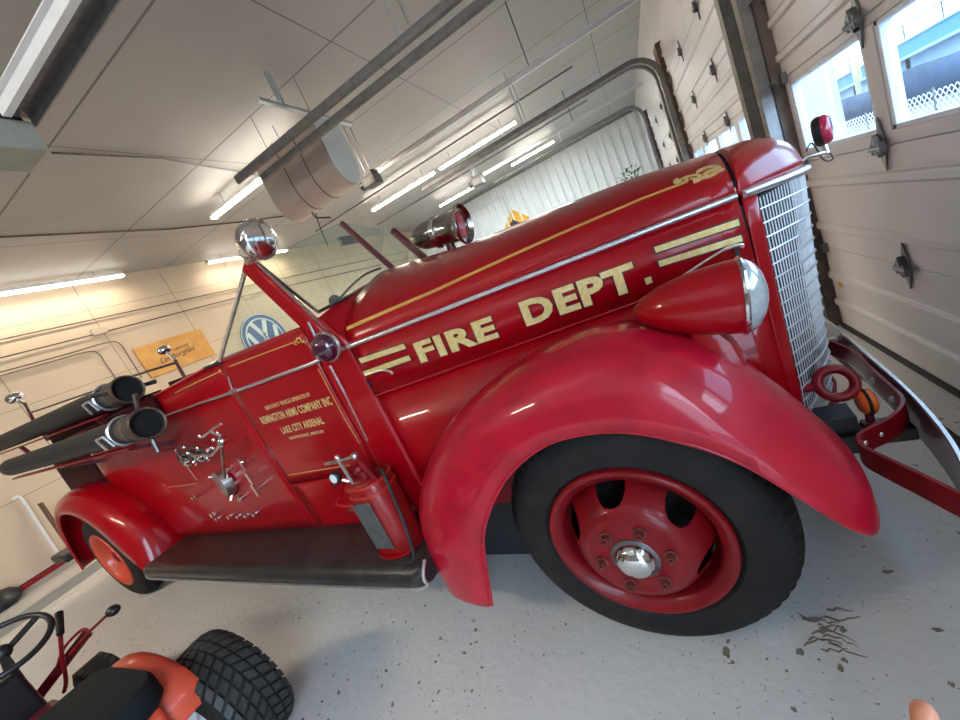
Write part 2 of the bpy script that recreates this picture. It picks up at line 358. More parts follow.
# ---- garage wall with three sectional doors
DO = [(-.45,3.45), (3.87,7.72), (8.20,12.95)]; DH = 3.30
gw = MB()
edges = [YN, -.45, 3.45, 3.87, 7.72, 8.20, 12.95, YF]
for a,c in ((YN,-4.4),(-1.0,-.45),(3.45,3.87),(7.72,8.20),(12.95,YF)): gw.bb(XG+.03, XG+.20, a, c, 0, DH)
gw.bb(XG+.03, XG+.20, YN, YF, DH, ZC)
struct(gw.build('wall_right', M['doorp']))
for i,(a,c) in enumerate(((3.50,3.82),(7.76,8.16),(12.99,13.3))):
    struct(MB().bb(XG-.06, XG+.03, a, c, 0, DH+.05).build('trim_%d'%(5+i), M['brown'] if i else mat('worn_door_post', (.20,.16,.14), .5, noise_amt=.5, nscale=7), bevel=.004))
JT = [.03,.61,1.19,1.72,2.20,2.76,3.30]
def door(idx, y0, y1, npane):
    r = struct(bpy.data.objects.new('door_%d'%idx, None)); C.objects.link(r); r.location = (XG, y0, 0)
    Wd = y1-y0; th = .045
    hz = []
    pitch = Wd/npane
    for k in range(6):
        z0, z1 = JT[k]+.002, JT[k+1]-.002; mb = MB()
        if k == 2:
            wz0, wz1 = 1.245, 1.68
            mb.bb(0, th, 0, Wd, z0, wz0); mb.bb(0, th, 0, Wd, wz1, z1)
            for q in range(npane+1):
                a = max(0, q*pitch-.05); c2 = min(Wd, q*pitch+.05)
                mb.bb(0, th, a, c2, wz0, wz1)
        else:
            # pressed profile: thin ribs standing proud, small grooves
            prof = [(0,z0),(0,z0)]
            ribs = {0:[.20,.40], 1:[.76,1.05], 3:[1.84,2.04], 4:[2.33,2.58], 5:[2.92,3.14]}[k]
            pr = [(0,z0)]
            for rz_ in ribs: pr += [(0,rz_-.030),(-.016,rz_-.018),(-.016,rz_+.018),(0,rz_+.030)]
            pr += [(0,z1),(th,z1),(th,z0)]
            mb.prism([(px,0,pz) for px,pz in pr], (0,Wd,0))
        mb.build('door_section', M['doorp'], r, bevel=.003, seg=1)
    for q in range(npane):
        a = q*pitch+.05; c2 = (q+1)*pitch-.05
        wf = MB(); t = .028
        wf.bb(.005,.05,a,a+t,1.245,1.68); wf.bb(.005,.05,c2-t,c2,1.245,1.68); wf.bb(.005,.05,a,c2,1.245,1.245+t*.8); wf.bb(.005,.05,a,c2,1.68-t*.8,1.68)
        f = wf.build('window_frame', M['vinyl'], r, bevel=.003, seg=1)
        MB().bb(.026,.029,a+.02,c2-.02,1.26,1.665).build('pane', M['glass'], f)
    # hinges on the joints
    hs = [Wd-.95, Wd/2-.01, .95] if idx == 1 else [Wd*.30, Wd*.635, Wd-.12]
    for z in JT[1:6]:
        for y in hs:
            mb = MB()
            mb.prism([(-.003,y,z+.13),(-.003,y+.022,z+.05),(-.003,y+.065,z+.0),(-.003,y+.03,z-.02),(-.003,y,z-.11),(-.003,y-.022,z-.02),(-.003,y-.030,z+.03)], (-.008,0,0))
            mb.cyl((-.03,y-.05,z),(-.03,y+.05,z),.012,8); mb.bar((-.008,y-.03,z),(-.035,y-.03,z),.012,.05); mb.bar((-.008,y+.03,z),(-.035,y+.03,z),.012,.05)
            mb.prism([(-.011,y+.012,z+.06),(-.011,y+.05,z),(-.011,y-.015,z-.04)],(-.022,0,0))
            mb.build('hinge', M['steel'], r)
    for yy in (.05, Wd-.05):
        for z in JT[1:6]:
            MB().bb(-.03,0,yy-.02,yy+.02,z-.03,z+.03).cyl((-.07,yy-.05,z),(-.07,yy+.10 if yy>1 else yy-.10,z),.009,8).build('roller', M['steel'], r)
    mb = MB().bb(-.012,.05,0,Wd,0,.035); mb.build('bottom_seal', M['seal'], r)
    return r
# unseen open bay added to let cool light onto the floor: jambs, raised door
for yy in (-4.42,-1.0): struct(MB().bb(XG-.04,XG+.03,yy-.05,yy+.05,0,DH).build('trim_%d'%(10 if yy<-2 else 11), M['doorp'], bevel=.004))
r4 = struct(bpy.data.objects.new('door_4', None)); C.objects.link(r4)
for k in range(6): MB().bb(-.1-.52*(k+1)+.004,-.1-.52*k,-4.38,-1.04,3.42,3.46).build('door_section', M['doorp'], r4, bevel=.003, seg=1)
d1 = door(1,*DO[0],4); yl = Wp(840,284,x=XG-.002); MB().box((-.003,yl.y-DO[0][0],yl.z),(.003,.05,.045)).build('yellow_sticker', M['yellow'], d1); door(2,*DO[1],4); door(3,*DO[2],4)
struct(MB().bb(XG-.22, XG-.16, YN, 12.9, .0005, .006).build('trim_9', M['seal']))
# door tracks: upright, bend and overhead run
def track(y, zt, xe, r=.40, mt='galv'):
    xs = XG-.10
    pts = [Vector((xs,y,.05)), Vector((xs,y,1.2)), Vector((xs,y,zt-r))]
    for i in range(1,9):
        a = PI/2*i/8; pts.append(Vector((xs-r+r*math.cos(a), y, zt-r+r*math.sin(a))))
    pts.append(Vector((xe,y,zt)))
    R = []
    prof = [(-.03,-.022),(-.03,.022),(-.012,.034),(-.006,.030),(-.022,.016),(-.022,-.016),(-.006,-.030),(-.012,-.034)]
    for i,p in enumerate(pts):
        d = (pts[min(i+1,len(pts)-1)]-pts[max(i-1,0)]).normalized(); nn = Vector((d.z,0,-d.x))
        R.append([p + Vector((0,1,0))*a*1.3 + nn*c2*1.4 for a,c2 in prof])
    o = MB().rings(R, True, True).build('garage_door_track', M[mt], smooth=True, ang=30)
    return o
TRK = [(3.50,3.30,'galvanised door track, lower of the two side-by-side tracks touching the drum heater'),(3.86,3.34,'galvanised door track, upper of the two side-by-side tracks touching the drum heater'),
       (7.72,3.28,'galvanised overhead door track, nearer of the close pair in front of the ribbed white wall'),(8.16,3.34,'galvanised overhead door track, farther of the close pair in front of the ribbed white wall'),(12.95,3.60,'farthest curved door track, in the corner by the ribbed white wall')]
for y,zt,lab in TRK:
    o = track(y, zt, -3.45); tag(o, lab, 'door track', 'curved overhead door tracks')
    # steel hanger straps fixing it to ceiling
    for hx in (-1.2,):
        MB().bb(hx-.010,hx+.010,y-.003,y+.003,zt+.03,ZC).build('hanger_strap', M['zinc'], o)
tag(MB().bb(-2.43,-2.39,3.08,4.35,3.44,3.47).bb(-2.43,-2.39,3.34,3.38,3.47,3.75).build('brace_bracket', M['zinc'], bevel=.003), 'pale zinc brace crossing over the two tracks that touch the drum heater', 'bracket')
M['dark_enamel'] = mat('dark_enamel', (.06,.06,.055), .4, noise_amt=.3)
# ---- openers with rails
def opener(name_lab, rail_lab, y, z, xb, s=1.0, big=False):
    rail = MB()
    rail.bb(xb+.1, XG-.1, y-.022*s, y+.022*s, z-.03, z+.03); rail.bb(xb+.1, XG-.1, y-.055*s, y+.055*s, z+.03, z+.038)
    o = rail.build('opener_rail', M['alum'] if not big else M['white']); tag(o, rail_lab, 'rail', 'garage door opener rails')
    for hx in (-.6,): MB().bb(hx-.008,hx+.008,y-.05,y-.046,z+.03,ZC).build('hanger_strap', M['steel'], o)
    r = root('garage_door_opener', name_lab, 'door opener', (xb-.12*s, y, z), 0, 'garage door openers')
    MB().bb(-.17*s,.17*s,-.16*s,.16*s,-.20*s,.0).build('housing', M['green_grey'] if big else M['dark_enamel'], r, bevel=.012)
    MB().bb(-.12*s,.10*s,-.165*s,-.16*s,-.17*s,-.04*s).build('label_plate', M['greyplate'], r)
    MB().bb(-.10*s,.14*s,-.13*s,.13*s,.002,.09*s).build('chassis', M['black'], r)
    MB().lathe((-.17*s,-.05*s,-.10*s), (-1,0,0), [(0,.085*s),(.02,.09*s),(.10*s,.09*s),(.12*s,.07*s)], 20).build('motor', M['black'], r, smooth=True)
    MB().torus((.10*s,0,.09*s),(0,0,1),.05*s,.012,20,8).build('sprocket', M['bronze'], r, smooth=True)
    for yy in (-.12*s,.12*s): MB().bb(-.006,.006,yy-.003,yy+.003,.0,ZC-z).build('hanger_strap', M['steel'], r)
    return r
opener('boxy grey-green door opener at the left edge of the ceiling', 'wide pale opener rail running to the top left corner', 1.555, 3.30, -2.92, .85, True)
opener('dark door opener hanging just right of the drum heater', 'long opener rail running right from the opener beside the drum heater', 5.95, 3.42, -3.30, .72)
opener('dark door opener above the siren light, farthest from the camera', 'long opener rail running right from the farthest opener', 10.6, 3.50, -3.10, .85)
tag(MB().bb(-2.9,.9,1.63,1.71,3.33,3.36).bb(-2.9,.9,1.70,1.71,3.28,3.36).build('track_channel', M['galv']), 'dark grey steel channel beside the wide pale rail at top left', 'channel')
# ---- tube lights
def tube_light(lab, L, axis, loc_, tm='tube'):
    r = root('tube_light', lab, 'tube light', loc_, 0 if axis == 'x' else PI/2, 'lit ceiling tube lights')
    MB().prism([(-L/2,-.035,.0),(-L/2,-.03,.055),(-L/2,.03,.055),(-L/2,.035,0)], (L,0,0)).build('housing', M['white'], r)
    for s_ in (-.03,.03): MB().cyl((-L/2+.02,s_,-.022),(L/2-.02,s_,-.022),.017,10).build('tube', M[tm], r, smooth=True)
    for e in (-1,1): MB().bb(e*L/2-.012,e*L/2+.012,-.06,.06,-.045,.0).build('end_cap', M['white'], r)
    z = loc_[2]
    for hx in (-L/3, L/3): MB().cyl((hx,0,.055),(hx,0,ZC-z),.006,6).build('hanger', M['steel'], r)
for x0,x1,y,z,c,p,lab in FIX: tube_light(lab, x1-x0, 'x', ((x0+x1)/2, y, z))
for y0,y1,lab in LW: tube_light(lab, y1-y0, 'y', (-8.55, (y0+y1)/2, 4.0+.075), 'tube_soft')
# ---- hanging drum heater
hr = root('hanging_heater', 'tan drum-shaped heater with a white end panel hanging under the door tracks', 'heater', (-3.12, 4.35, 3.33), 0)
def dsec(x, s=1.0, g=0):
    pts = [(x,-.24*s,.36*s),(x,.24*s,.36*s)]
    for i in range(13):
        a = -PI*i/12
        pts.append((x, .24*s*math.cos(a)*1.0, -.12*s + .30*s*math.sin(a)))
    return [Vector(p) for p in pts]
MB().rings([dsec(-.62),dsec(.42)]).build('housing', M['tan_metal'], hr, bevel=.02, smooth=True)
MB().rings([dsec(.422,.96),dsec(.436,.96)]).build('end_panel', M['sign_white'], hr, bevel=.004)
for xx in (-.22,.08): MB().rings([dsec(xx,1.01),dsec(xx+.012,1.01)]).build('seam_band', M['bronze'], hr)
for xx in (-.5,.3): MB().cyl((xx,0,.36),(xx,0,ZC-3.33),.004,6).build('hanger', M['steel'], hr)
MB().tube([(-.3,-.05,-.42),(-.28,-.05,-.50),(-.15,.05,-.56)],.012,6).build('gas_valve', M['bronze'], hr)
# hanging cord
tag(MB().tube(spline([Wp(312,203,y=4.75),Wp(316,215,y=4.75),Wp(322,232,y=4.75),Wp(328,246,y=4.75)],5),.008,6).tube([Wp(312,203,y=4.75), Vector((Wp(312,203,y=4.75).x,4.75,ZC))],.004,6).build('pull_cord', M['black']), 'black pull cord dangling below the drum heater', 'cord')
# ---- pipes on ceiling and walls
def pipe(nm, lab, cat, pts, r, m='steel', group=None, seg=8):
    return tag(MB().tube(pts, r, seg).build(nm, m if not isinstance(m,str) else M[m], smooth=True), lab, cat, group)
zc = ZC-.03
pipe('ceiling_pipe','thin dark pipe crossing the ceiling left of the drum heater','pipe',[Wp(0,237,z=zc),Wp(170,229,z=zc),Wp(240,222,z=zc),Wp(300,214,z=zc)],.014,'bronze')
pipe('ceiling_pipe','thin pipe on the ceiling behind the grey-green door opener','pipe',[Wp(52,153,z=zc),Wp(160,158,z=zc),Wp(262,176,z=zc)],.012,'steel')
for k,yy in enumerate((9.2, 12.2)):
    pipe('ceiling_pipe', ['nearer','farther'][k]+' of two thin ceiling pipes running toward the garage doors above the siren light','pipe',[(-7.5,yy,4.12),(-.2,yy,4.12)],.02,'galv')
xw = XL+.03
pipe('wall_conduit','upper of two long level conduits on the tan wall','conduit',[Wp(-40,348.5,x=xw),Wp(235,288.7,x=xw),Wp(560,218,x=xw)],.010,'bronze')
pipe('wall_conduit','lower of two long level conduits on the tan wall, meeting a small box','conduit',[Wp(-40,368,x=xw),Wp(92,335,x=xw),Wp(235,298,x=xw),Wp(540,228,x=xw)],.010,'bronze')
pipe('wall_conduit','bent conduit on the tan wall, the higher of the two that turn down','conduit',spline([Wp(-40,383,x=xw),Wp(60,356,x=xw),Wp(105,343,x=xw),Wp(119,343,x=xw),Wp(128,355,x=xw),Wp(142,378,x=xw)],4),.008,'bronze')
pipe('wall_conduit','bent conduit on the tan wall, the lower of the two that turn down','conduit',spline([Wp(-40,387,x=xw),Wp(50,362,x=xw),Wp(86,352,x=xw),Wp(98,353,x=xw),Wp(106,364,x=xw),Wp(118,382,x=xw)],4),.008,'bronze')
jb = Wp(99,331,x=xw); tag(MB().box(jb,(.06,.22,.12)).build('junction_box', M['wall_tan'], bevel=.01), 'small tan junction box on the lower wall conduit', 'junction box')
pipe('wall_pipe','hooked cream pipe standing against the tan wall left of the rear fender','pipe',spline([Wp(12,500,x=xw+.05),Wp(17,497,x=xw+.05),Wp(23,501,x=xw+.05),Wp(40,527,x=xw+.05),Wp(57,552,x=xw+.05)],4),.022,'white')
a_ = Wp(40,503,x=xw+.3); b_ = Wp(64,538,x=xw+.3); tag(MB().bar(a_, a_+(b_-a_)*1.45, .12, .03).build('wood_plank', M['brown'], bevel=.004), 'brown wooden plank leaning by the tan wall left of the rear fender', 'plank')
# conduit on ribbed wall
pipe('wall_conduit','bent conduit on the ribbed white wall beside the siren light','conduit',spline([Wp(450,222,y=YF-.08),Wp(482,208,y=YF-.08),Wp(500,198,y=YF-.08),Wp(505,203,y=YF-.08),Wp(512,222,y=YF-.08)],4),.02,'zinc')
# ---- wall signs
def on_left(u, v): return Wp(u, v, x=XL+.02)
c4 = [on_left(*p) for p in ((132,350),(199,329),(215,353),(152,379))]
cy = sum(p.y for p in c4)/4; cz = sum(p.z for p in c4)/4; hw = (c4[1].y-c4[0].y)/2; hh = (c4[0].z-c4[3].z)/2
sg = root('wall_sign', 'amber wooden sign with black script lettering on the tan wall', 'sign', (XL, cy, cz))
MB().bb(.003,.045,-hw,hw,-hh,hh).build('board', M['wood'], sg, bevel=.004)
text_mesh('script_lettering','running',.11,M['black'],sg,frame_mtx((.046,-.10,.03),(0,1,.06),(0,0,1)),bold=-.001,shear=.5,sx=1.1)
text_mesh('script_lettering','Lamborghini',.155,M['black'],sg,frame_mtx((.046,-.40,-.12),(0,1,.06),(0,0,1)),bold=0,shear=.5,sx=.95)
# round emblem sign
pc = Wp(266,338,x=XL+.02); R0 = .64
vs = root('round_sign', 'round blue and white car emblem sign seen through the side window', 'sign', (XL, pc.y, pc.z))
MB().lathe((.003,0,0),(1,0,0),[(0,R0),(.03,R0),(.035,R0-.01)],56).build('disc', M['blue'], vs, smooth=True)
MB().torus((.037,0,0),(1,0,0),R0-.012,.010,56,8).build('rim', M['sign_white'], vs, smooth=True)
MB().torus((.036,0,0),(1,0,0),R0*.80,.020,56,8).build('ring', M['sign_white'], vs, smooth=True)
lt = MB(); q = R0*.78; t_ = .115
def sbar(a, b):
    a = Vector((0,a[0],a[1])); b = Vector((0,b[0],b[1])); d = (b-a).normalized(); nn = Vector((0,-d.z,d.y))*t_/2
    lt.prism([a+nn+V(.036,0,0), b+nn+V(.036,0,0), b-nn+V(.036,0,0), a-nn+V(.036,0,0)], (.008,0,0))
sbar((-.40*q,.90*q),(0,.08*q)); sbar((.40*q,.90*q),(0,.08*q))
sbar((-.84*q,.50*q),(-.36*q,-.86*q)); sbar((-.36*q,-.86*q),(0,-.02*q)); sbar((0,-.02*q),(.36*q,-.86*q)); sbar((.36*q,-.86*q),(.84*q,.50*q))
lt.build('emblem', M['sign_white'], vs)
# yellow diamond sign on ribbed wall
yc = Wp(517,224,y=YF-.07); ys = root('warning_sign', 'yellow diamond warning sign with a black figure on the ribbed white wall', 'sign', (yc.x, YF-.045, yc.z-.12))
s_ = .74; MB().prism([(-s_,-.0,0),(0,0,s_),(s_,0,0),(0,0,-s_)],(0,-.02,0)).build('plate', M['yellow'], ys, bevel=.004)
MB().prism([(-.22,-.021,-.30),(-.14,-.021,-.02),(-.30,-.021,.22),(-.12,-.021,.38),(.06,-.021,.20),(.22,-.021,.02),(.05,-.021,-.06),(.10,-.021,-.34),(-.02,-.021,-.12)],(0,-.006,0)).build('figure', M['black'], ys)
# plant by the corner
pl = Wp(651,168,y=15.6); pr_ = root('potted_plant', 'small dark green plant showing above the hood in the far corner', 'plant', (.25, 15.6, 0))
mb = MB()
for i in range(70):
    a = random.uniform(0,2*PI); rr = random.uniform(0,.42); zz = pl.z-.35+random.uniform(0,.75)*(1-rr)
    p = V(rr*math.cos(a), rr*math.sin(a), zz); d = V(math.cos(a),math.sin(a),random.uniform(.1,1)).normalized()*.16; s2 = d.cross(V(0,0,1)).normalized()*.05
    mb.face([p, p+d*.5+s2, p+d, p+d*.5-s2])
mb.build('foliage', M['green'], pr_, solid=.004)
MB().cyl((0,0,.30),(0,0,pl.z),.03,8).build('stem', M['brown'], pr_); MB().lathe((0,0,0),(0,0,1),[(0,.14),(.32,.2),(.34,.2),(.34,.17)],20).build('pot', M['brown'], pr_, smooth=True)
# ---- things low by the tan wall
vp = Wp(14,590,z=.14); vr = root('shop_vacuum', 'dark rounded machine with a pale side standing on the floor at the left edge', 'vacuum', (vp.x+.05, vp.y-.15, 0), .3)
MB().rings([[Vector((sx*math.cos(2*PI*i/20), sy*math.sin(2*PI*i/20)*1.0, z)) for i in range(20)] for z,sx,sy in ((.03,.14,.18),(.08,.17,.21),(.16,.15,.19),(.22,.10,.13),(.25,.04,.05))]).build('body', M['maroon'].copy() if 0 else M['black'], vr, smooth=True)
MB().ball((-.02,-.20,.12),.09,16,(1,.8,1)).build('tank', M['white'], vr, smooth=True)
MB().tube(spline([(0,0,.24),(.02,-.1,.34),(.0,-.3,.38),(-.1,-.5,.30)],5),.02,8).build('hose', M['white'], vr, smooth=True)
for sx in (-.10,.10): MB().cyl((sx,-.05,.03),(sx,.05,.03),.03,12).build('wheel', M['black'], vr)
rp_ = Wp(46,574,z=.08); rr = root('red_floor_rack', 'low red metal ladder-like rack lying on the floor along the tan wall', 'rack', (rp_.x, rp_.y, 0), 0)
for xx in (-.10,.10): MB().bar((xx,-.65,.10),(xx,.65,.10),.03,.05).build('side_rail', M['red_flat'], rr)
for k in range(6):
    yy = -.55+k*.22; MB().bar((-.10,yy,.10),(.10,yy+.1,.10),.025,.03).build('rung', M['red_flat'], rr)
for xx in (-.10,.10):
    for yy in (-.6,.6): MB().bar((xx,yy,0),(xx,yy,.10),.025,.025,up=(0,1,0)).build('foot', M['red_flat'], rr)
# ---- stains and debris on floor
sm = mat('oil_stain', (.26,.20,.15), .45, noise_amt=.4)
def blot(u, v, r, nm, lab, el=1.0, ang=0, group='dark specks on the floor'):
    p = Wp(u, v, z=.001); pts = []
    for i in range(14):
        a = 2*PI*i/14; q = .62*r*random.uniform(.6,1.2); x_ = q*math.cos(a)*el; y_ = q*math.sin(a)
        pts.append(p + V(x_*math.cos(ang)-y_*math.sin(ang), x_*math.sin(ang)+y_*math.cos(ang), 0))
    return tag(MB().prism(pts, (0,0,.002)).build(nm, sm), lab, 'stain', group)
for u,v,r,el in ((727,652,.018,1.8),(843,630,.012,1.4),(938,630,.013,1.5),(952,685,.010,1.4),(767,659,.007,1),(787,671,.008,1.2),(794,710,.012,1.2),(841,668,.012,1.6),(888,572,.014,2.0)):
    blot(u, v, r, 'oil_spot', 'small dark spot on the pale floor right of the front wheel', el, random.uniform(0,3))
for k in range(14):
    a = Wp(806+random.uniform(-8,22), 610+k*3.0, z=.001); pts = [a]
    for j in range(6): pts.append(pts[-1] + V(random.uniform(.006,.020), random.uniform(-.014,.010), 0))
    mb = MB(); mb.rings([[p+V(0,w_,0), p-V(0,w_,0), p-V(0,w_,-.0015), p+V(0,w_,.0015)] for p,w_ in zip(pts,(.002,.004,.003,.002,.0025,.0015,.0008))])
    tag(mb.build('rust_streak', sm), 'thin brown streak in the stain behind the front tyre', 'stain', 'rust streaks by the front tyre')
# ================================================================== OUTSIDE
struct(MB().bb(XG+.3, 90, -30, 160, -.75, -.65).build('yard_ground', M['gravel']))
struct(MB().bb(XG+.2, 3.5, -30, 60, -.66, -.05).build('apron', M['gravel']))
tag(MB().bb(12, 12.3, 33.1, 60, -.65, 6.5).build('white_building', M['pale']), 'pale blue-white building wall filling the left part of the door window', 'building')
tb = root('teal_stand', 'long teal raised structure with railings seen through the door windows', 'structure', (20, 0, -.65))
MB().bb(0,3,25,72,3.05,3.95).build('fascia', M['teal'], tb); MB().bb(-.2,3.2,25,72,2.85,3.05).bb(-.1,3.1,25,72,3.95,4.05).build('edge_beam', M['pale'], tb)
MB().bb(.5,.8,25,72,1.4,2.85).build('back_panel', M['pale'], tb)
for k in range(12): MB().cyl((0,27+k*4,4.05),(0,27+k*4,5.0),.05,6).build('rail_post', M['steel'], tb)
MB().cyl((0,25,5.0),(0,72,5.0),.05,6).cyl((0,25,4.5),(0,72,4.5),.03,6).build('railing', M['steel'], tb)
for k in range(6): MB().bb(.5,.9,28+k*8,28.5+k*8,0,3).build('pillar', M['pale'], tb)
tag(MB().bb(19.2,19.25,47.5,48.5,2.35,3.6).bb(18.9,19.2,47.8,48.1,-.65,3.6).build('yellow_post', M['pale_yellow']), 'yellow post standing in front of the teal structure outside', 'post')
tg = MB(); G = []
for i in range(40):
    y = 24 + i*1.2; G.append([V(16+.25*math.sin(i*1.3), y, -.6), V(16+.15*math.sin(i*.8+1), y, .4), V(16, y, 1.35+.12*math.sin(i*.9))])
tag(tg.grid(G).build('blue_tarp', M['tarp'], smooth=True, solid=.02), 'dark blue windscreen tarp along the yard outside the windows', 'tarp')
fg = MB(); yy = 16.0
while yy < 34:
    for sgn in (-1,1): fg.bar((10,yy,-.65),(10,yy+sgn*1.1,.45),.02,.02,up=(1,0,0))
    yy += .28
fo = fg.build('fence_mesh', M['white']); fo.name = 'chain_link_fence'; tag(fo, 'white chain-link fence low in front of the blue tarp outside', 'fence')
for k in range(5): MB().cyl((10,16+k*4.5,-.65),(10,16+k*4.5,.55),.04,8).build('fence_post', M['steel'], fo)
# daylight through door windows reaches far inside
# ================================================================== FIRE TRUCK (local frame: x forward, y left, z up)
T = root('fire_truck', 'red vintage fire truck with gold FIRE DEPT. lettering filling the garage', 'fire truck', TR, -YAW)
def hood_w(x): return .62 - (x+1.0)*.1387
def hood_top(x): return lerp([(-1.10,1.665),(-.8,1.618),(-.53,1.578),(-.04,1.546),(.30,1.514),(.58,1.472)], x)
def hood_trim(x): return lerp([(-1.02,1.374),(.57,1.322)], x)
def hexp(x): return lerp([(-1.1,1.85),(.3,2.3)], x)
def hood_sec(x, n=28, dw=0, dz=0, a0=0, a1=PI):
    w_ = hood_w(x)+dw; zt = hood_top(x)+dz; z0 = hood_trim(x); pts = []
    for i in range(n+1):
        a = a0+(a1-a0)*i/n; c = math.cos(a); s_ = math.sin(a); e = 2/hexp(x)
        pts.append(V(x, -w_*math.copysign(abs(c)**e, c), z0 + (zt-z0)*abs(s_)**e))
    return pts
def hood_xyz(x, y):   # point on the hood's curved top at x, y
    w_ = hood_w(x); z0 = hood_trim(x); q = min(.999, abs(y)/w_)
    return V(x, y, z0 + (hood_top(x)-z0)*(1-q**hexp(x))**(1/hexp(x)))
XH0, XH1 = -1.0, .55
xs = [XH0 + (XH1-XH0)*i/24 for i in range(25)]
MB().grid([hood_sec(x) for x in xs]).build('hood_top', M['red'], T, smooth=True, solid=.01, offset=-1)
def Ph(u, v, off=0.0):     # pixel on the right hood side plane
    d = ray(u, v); d = Vector((d.dot(FV), d.dot(LV), d.z)); k = .1387
    t = (-.62 + k*(CL.x+1.0) - CL.y - off)/(d.y - k*d.x)
    return CL + d*t
HX = Vector((1,.1387,0)).normalized(); HN = Vector((.1387,-1,0)).normalized()
def hside(s):
    def pt(x, z, o=0): return V(x, s*(hood_w(x)+o), z)
    g = [[pt(x, hood_trim(x)-.003), pt(x, 1.118)] for x in xs]
    MB().grid(g).build('hood_side', M['red'], T, smooth=True, solid=.008, offset=0)
    # engine apron below hood side
    MB().tube([pt(x, 1.114, .001) for x in xs], .006, 8).build('hood_bottom_bead', M['red'], T, smooth=True)
    g = [[pt(x, 1.112, -.010), pt(x, .42, -.010)] for x in xs]
    MB().grid(g).build('engine_apron', M['red'], T, smooth=True, solid=.01, offset=0)
    MB().tube([pt(x, hood_trim(x), .006) for x in xs], .011, 10).build('hood_trim', M['alum'], T, smooth=True)
for s in (-1, 1): hside(s)
# nose shell seam and cap
MB().rings([[p+V(0,0,0) for p in hood_sec(XH1+.004, dw=-.006, dz=-.006)],[p for p in hood_sec(XH1+.012, dw=-.006, dz=-.006)]], closed=False).build('hood_seam', M['void'], T)
PLAN = [(-.400,.560),(-.372,.592),(-.335,.622),(-.27,.668),(-.20,.717),(-.12,.758),(-.05,.787),(0,.795)]
def plan_x(y, z):
    a = abs(y); x = lerp([(-k,v) for k,v in reversed(PLAN)], a); f_ = lerp([(.40,-.060),(.55,-.040),(.95,-.016),(1.30,.010)], z)
    return x + f_*max(0,1-a/.45)*1.0 + (f_-.010)*.35
def band_z(y): return 1.322 - .034*(1-min(1,abs(y)/.4)**1.5)
NX = XH1+.012
yb = [(-.400+.8*i/40) for i in range(41)]
SG = hood_sec(NX, 40)
G = []
NS = 12
for k in range(NS+1):
    s_ = PI/2*k/NS; row = []
    for i in range(41):
        A = SG[i]; yq = yb[i]; yq = math.copysign(abs(A.y)/.4033*.400, A.y); B = V(plan_x(yq, 1.30), yq, band_z(yq)+.004)
        ea = math.sin(s_)**.92; ez = math.cos(s_)**.80 if k < NS else 0
        row.append(V(A.x + (B.x-A.x)*ea, A.y + (B.y-A.y)*math.sin(s_), B.z + (A.z-B.z)*ez))
    G.append(row)
MB().grid(G).build('nose_cap', M['red'], T, smooth=True, solid=.008, offset=-1, ang=80)
YE = .362
ys_ = [-.400,-.392,-.380,-.371,-YE]
for s in (-1,1):
    G = []
    for yy in ys_:
        yy = yy*(1) ; G.append([V(plan_x(yy, z)+(0 if abs(yy)<.39 else 0), s*abs(yy), z) for z in [band_z(yy)-.0, 1.2,1.05,.9,.75,.6,.45]])
    MB().grid(G).build('nose_side', M['red'], T, smooth=True, solid=.008, offset=0)
ybd = [(-YE + 2*YE*i/40) for i in range(41)]
MB().tube([V(plan_x(y,1.30)+.006, y, band_z(y)-.004) for y in [-.400]+ybd+[.400]], .0135, 10).build('nose_band', M['alum'], T, smooth=True)
gz = [1.285,1.2,1.1,1.0,.9,.8,.7,.6,.5,.455]
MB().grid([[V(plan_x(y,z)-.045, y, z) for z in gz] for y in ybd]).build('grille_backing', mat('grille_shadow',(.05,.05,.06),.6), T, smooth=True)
gb = MB()
NV = 50
for i in range(NV+1):
    y = -YE + 2*YE*i/NV
    gb.rings([[V(plan_x(y,z)+d, y+o, z) for d,o in ((0,-.0015),(0,.0015),(-.003,.0015),(-.003,-.0015))] for z in gz])
gb.build('grille_fins', M['grille'], T)
gbar = MB()
for k in range(18):
    z = 1.252 - k*.0455
    gbar.tube([V(plan_x(y,z)+.001, y, z-.030*(1-(abs(y)/YE))) for y in ybd], .0029, 6)
gbar.build('grille_bars', M['grille'], T, smooth=True)
MB().grid([[V(plan_x(y,z)+(.014 if z<.46 else .004), y, z) for z in (.455,.435,.40,.34)] for y in ybd]).build('grille_apron', M['red_flat'], T, smooth=True, solid=.01)
# gold scroll, pin stripes and lettering
def hood_line(pix, r=.0016, w_=.010):
    pass
row = []
for i in range(41):
    x = -.985 + i*(.44+.985)/40; yy = -(hood_w(x) - lerp([(-1,.028),(.44,.052)], x)); p = hood_xyz(x, yy); row.append(p)
gl = MB(); R = []
for i,p in enumerate(row):
    x = p.x; q = hood_xyz(x, p.y+.012); n_ = V(0,-(q.z-p.z), .012).normalized(); n_ = V(0,-abs(n_.y),abs(n_.z)); wv = (q-p).normalized()
    ww = lerp([(-1,.0095),(.44,.0045)], x); R.append([p-wv*ww+n_*.001, p+wv*ww+n_*.001, p+wv*ww+n_*.0035, p-wv*ww+n_*.0035])
gl.rings(R).build('gold_pinstripe', M['goldline'], T)
